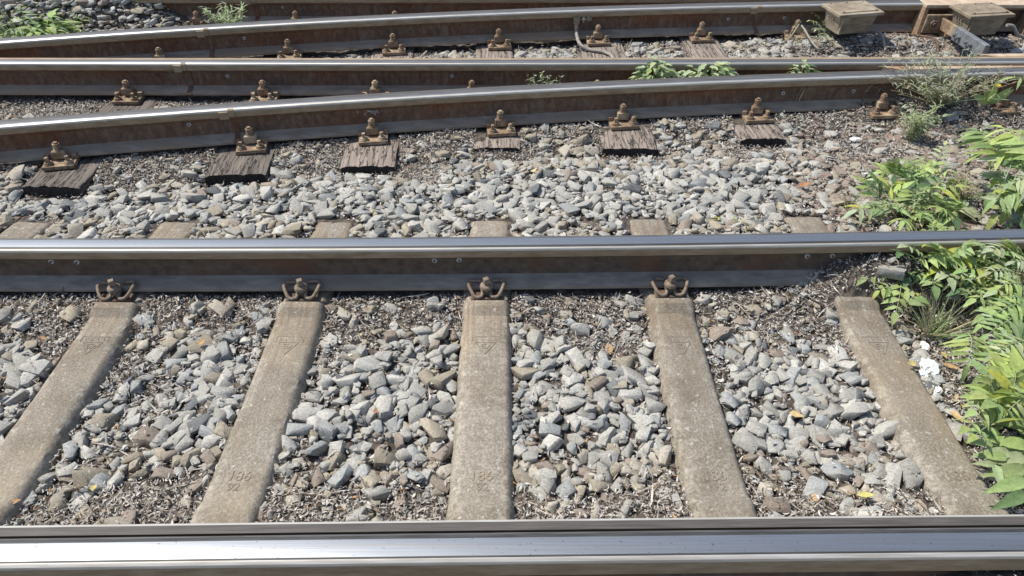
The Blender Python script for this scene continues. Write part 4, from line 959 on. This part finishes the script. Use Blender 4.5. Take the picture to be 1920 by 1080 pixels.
cable('dusty cable end lying in the dirt below the left box', [G(1598, 84, .02), G(1625, 90, .035), G(1643, 98, .03), G(1655, 108, .01)], .007)
cable('dark thin cable trailing across the dirt between the boxes', [G(1655, 76, .02), G(1685, 80, .03), G(1720, 86, .03), G(1745, 98, .03), G(1755, 108, .01)], .006, 'rust_dark')
cable('stiff cable dropping beside the right box', [at(1888, 47, .11), at(1900, 50, .10), at(1908, 65, .06), G(1913, 90, .02), G(1914, 104, .01)], .009)
cable('pale twig leaning on the fastening by the left box', [at(1498, 46, .09), at(1485, 66, .05), G(1472, 88, .0)], .004)
cable('pale bent cable dropping from the fastening toward the straight rail', [at(1503, 48, .09), at(1510, 58, .08), at(1522, 78, .05), at(1535, 92, .03), G(1542, 102, .0)], .0055)

mb = MB(); rr = random.Random(5); m0 = at(693, 210, .10)
y0 = float(cy('c', m0.x))-.0085; k0 = (at(693, 210, 0)-Vector((0, 0, CH))); sc_ = y0/k0.y; x0 = k0.x*sc_; z0 = CH+k0.z*sc_
for i in range(26):
    c = Vector((x0+rr.gauss(.01, .026), 0, z0+rr.gauss(0, .008))); c.y = float(cy('c', c.x))-.0082
    mb.box(c, (rr.uniform(.004, .016), .001, .0013), Matrix.Rotation(rr.choice([0, 1.3, 1.57, .6, -.5])+rr.uniform(-.2, .2), 3, 'Y'))
link('chalk_mark', mb.mesh('chalk_mark', [MAT['stud']]), RO['c'])

# ------------------------------------------------------------------ small loose things
def crumple(label, px, py, s, seed):
    r = random.Random(seed); bm = bmesh.new(); bmesh.ops.create_icosphere(bm, subdivisions=3, radius=1)
    for v in bm.verts:
        k = 1+r.uniform(-.28, .22); v.co = Vector((v.co.x*k*s[0], v.co.y*k*s[1], v.co.z*k*s[2]))
    me = bpy.data.meshes.new('paper_scrap'); bm.to_mesh(me); bm.free(); me.materials.append(MAT['paper'])
    o = link('paper_scrap', me); p = G(px, py, .02); o.location = p; tag(o, label, 'paper scrap', 'white scraps beside the rightmost sleeper'); return o
crumple('crumpled white paper scrap, the largest beside the rightmost sleeper', 1742, 686, (.028, .032, .014), 1)
crumple('small white paper scrap above the largest one', 1736, 645, (.012, .018, .009), 2)
crumple('white paper scrap touching the edge of the rightmost sleeper', 1731, 702, (.012, .015, .010), 3)
crumple('flat white scrap on the gravel below the twiggy weed', 1603, 264, (.024, .018, .006), 4)
crumple('small white chip lying before the orange leaf litter by the rightmost sleeper', 1752, 728, (.018, .02, .008), 5)
def dead(label, px, py, d, L, W, col, z=.02, onz=None):
    p = G(px, py, z) if onz is None else at(px, py, onz)
    mb = MB(); mb.leaf((0, 0, 0), d, Vector((0, -.2, 1)), L, W, col, fold=.45, droop=-.1, shape=.75, n=6, curl=.2)
    me = mb.mesh('fallen_leaf', [MAT['deadleaf']]); me.polygons.foreach_set('use_smooth', [True]*len(me.polygons))
    o = link('fallen_leaf', me); o.location = p; tag(o, label, 'fallen leaf', 'fallen leaves'); return o
dead('pale yellow dead leaf overhanging the edge of the rightmost sleeper', 1718, 683, (-1, 0, .1), .03, .02, (.62, .50, .22), onz=.012)
dead('long tan curled dead leaf beside the frond plant', 1768, 655, (-.25, -1, .2), .045, .018, (.60, .42, .20))
dead('orange brown curled dead leaf below the fronds', 1768, 678, (.7, -.6, .1), .05, .016, (.46, .29, .13))
dead('yellow dead leaf on stones between fourth and rightmost sleepers', 1478, 778, (.7, -.5, .1), .04, .018, (.56, .42, .18), .03)
dead('small yellow leaf near the bottom left gravel', 180, 912, (.2, -1, .1), .022, .016, (.58, .48, .16), .03)
dead('orange leaf on stones behind the middle sleeper bay', 372, 650, (.7, .4, .2), .03, .014, (.52, .32, .12), .03)
dead('tan dead leaf lying by the right edge of the rightmost sleeper', 1785, 768, (.1, -1, .1), .05, .022, (.58, .42, .22), .02)
dead('reddish leaf scrap on stones left of the middle sleeper', 700, 776, (.8, .2, .2), .028, .014, (.38, .17, .09), .03)
dead('orange leaf in the litter at the lower left corner', 22, 950, (.9, .1, .2), .035, .014, (.42, .25, .12), .03)
dead('yellow-green fallen leaf by the front rail', 1600, 938, (.8, -.2, .2), .04, .016, (.60, .55, .18), .03)
dead('orange leaf on gravel right of the sixth timber', 1497, 355, (.8, .1, .2), .045, .022, (.46, .22, .10), .03)

# ------------------------------------------------------------------ light and camera
W = bpy.data.worlds.new('World'); SC.world = W; W.use_nodes = True
nt = W.node_tree; bg = nt.nodes['Background']; sky = nt.nodes.new('ShaderNodeTexSky'); sky.sky_type = 'NISHITA'; sky.sun_disc = False
sd = Vector((-.62, .24, 1.0)).normalized()
sky.sun_elevation = math.asin(sd.z); sky.sun_rotation = math.atan2(sd.x, sd.y)
nt.links.new(sky.outputs[0], bg.inputs[0]); bg.inputs[1].default_value = .128
su = bpy.data.lights.new('sun', 'SUN'); su.energy = 4.1; su.angle = math.radians(.5); su.color = (1, .95, .86)
so = bpy.data.objects.new('sun', su); COL.objects.link(so); so.rotation_euler = (-sd).to_track_quat('-Z', 'Y').to_euler(); so.location = sd*20
cam = bpy.data.cameras.new('camera'); cam.sensor_width = 36; cam.lens = 36*FPX/1920; cam.clip_end = 1000; cam.clip_start = .02
co = bpy.data.objects.new('camera', cam); COL.objects.link(co); co.location = (0, 0, CH); co.rotation_euler = (math.pi/2-TH, 0, 0); SC.camera = co
SC.view_settings.view_transform = 'Standard'; SC.view_settings.look = 'None'; SC.view_settings.exposure = 0.50; SC.view_settings.gamma = 1
SC.cycles.max_bounces = 6
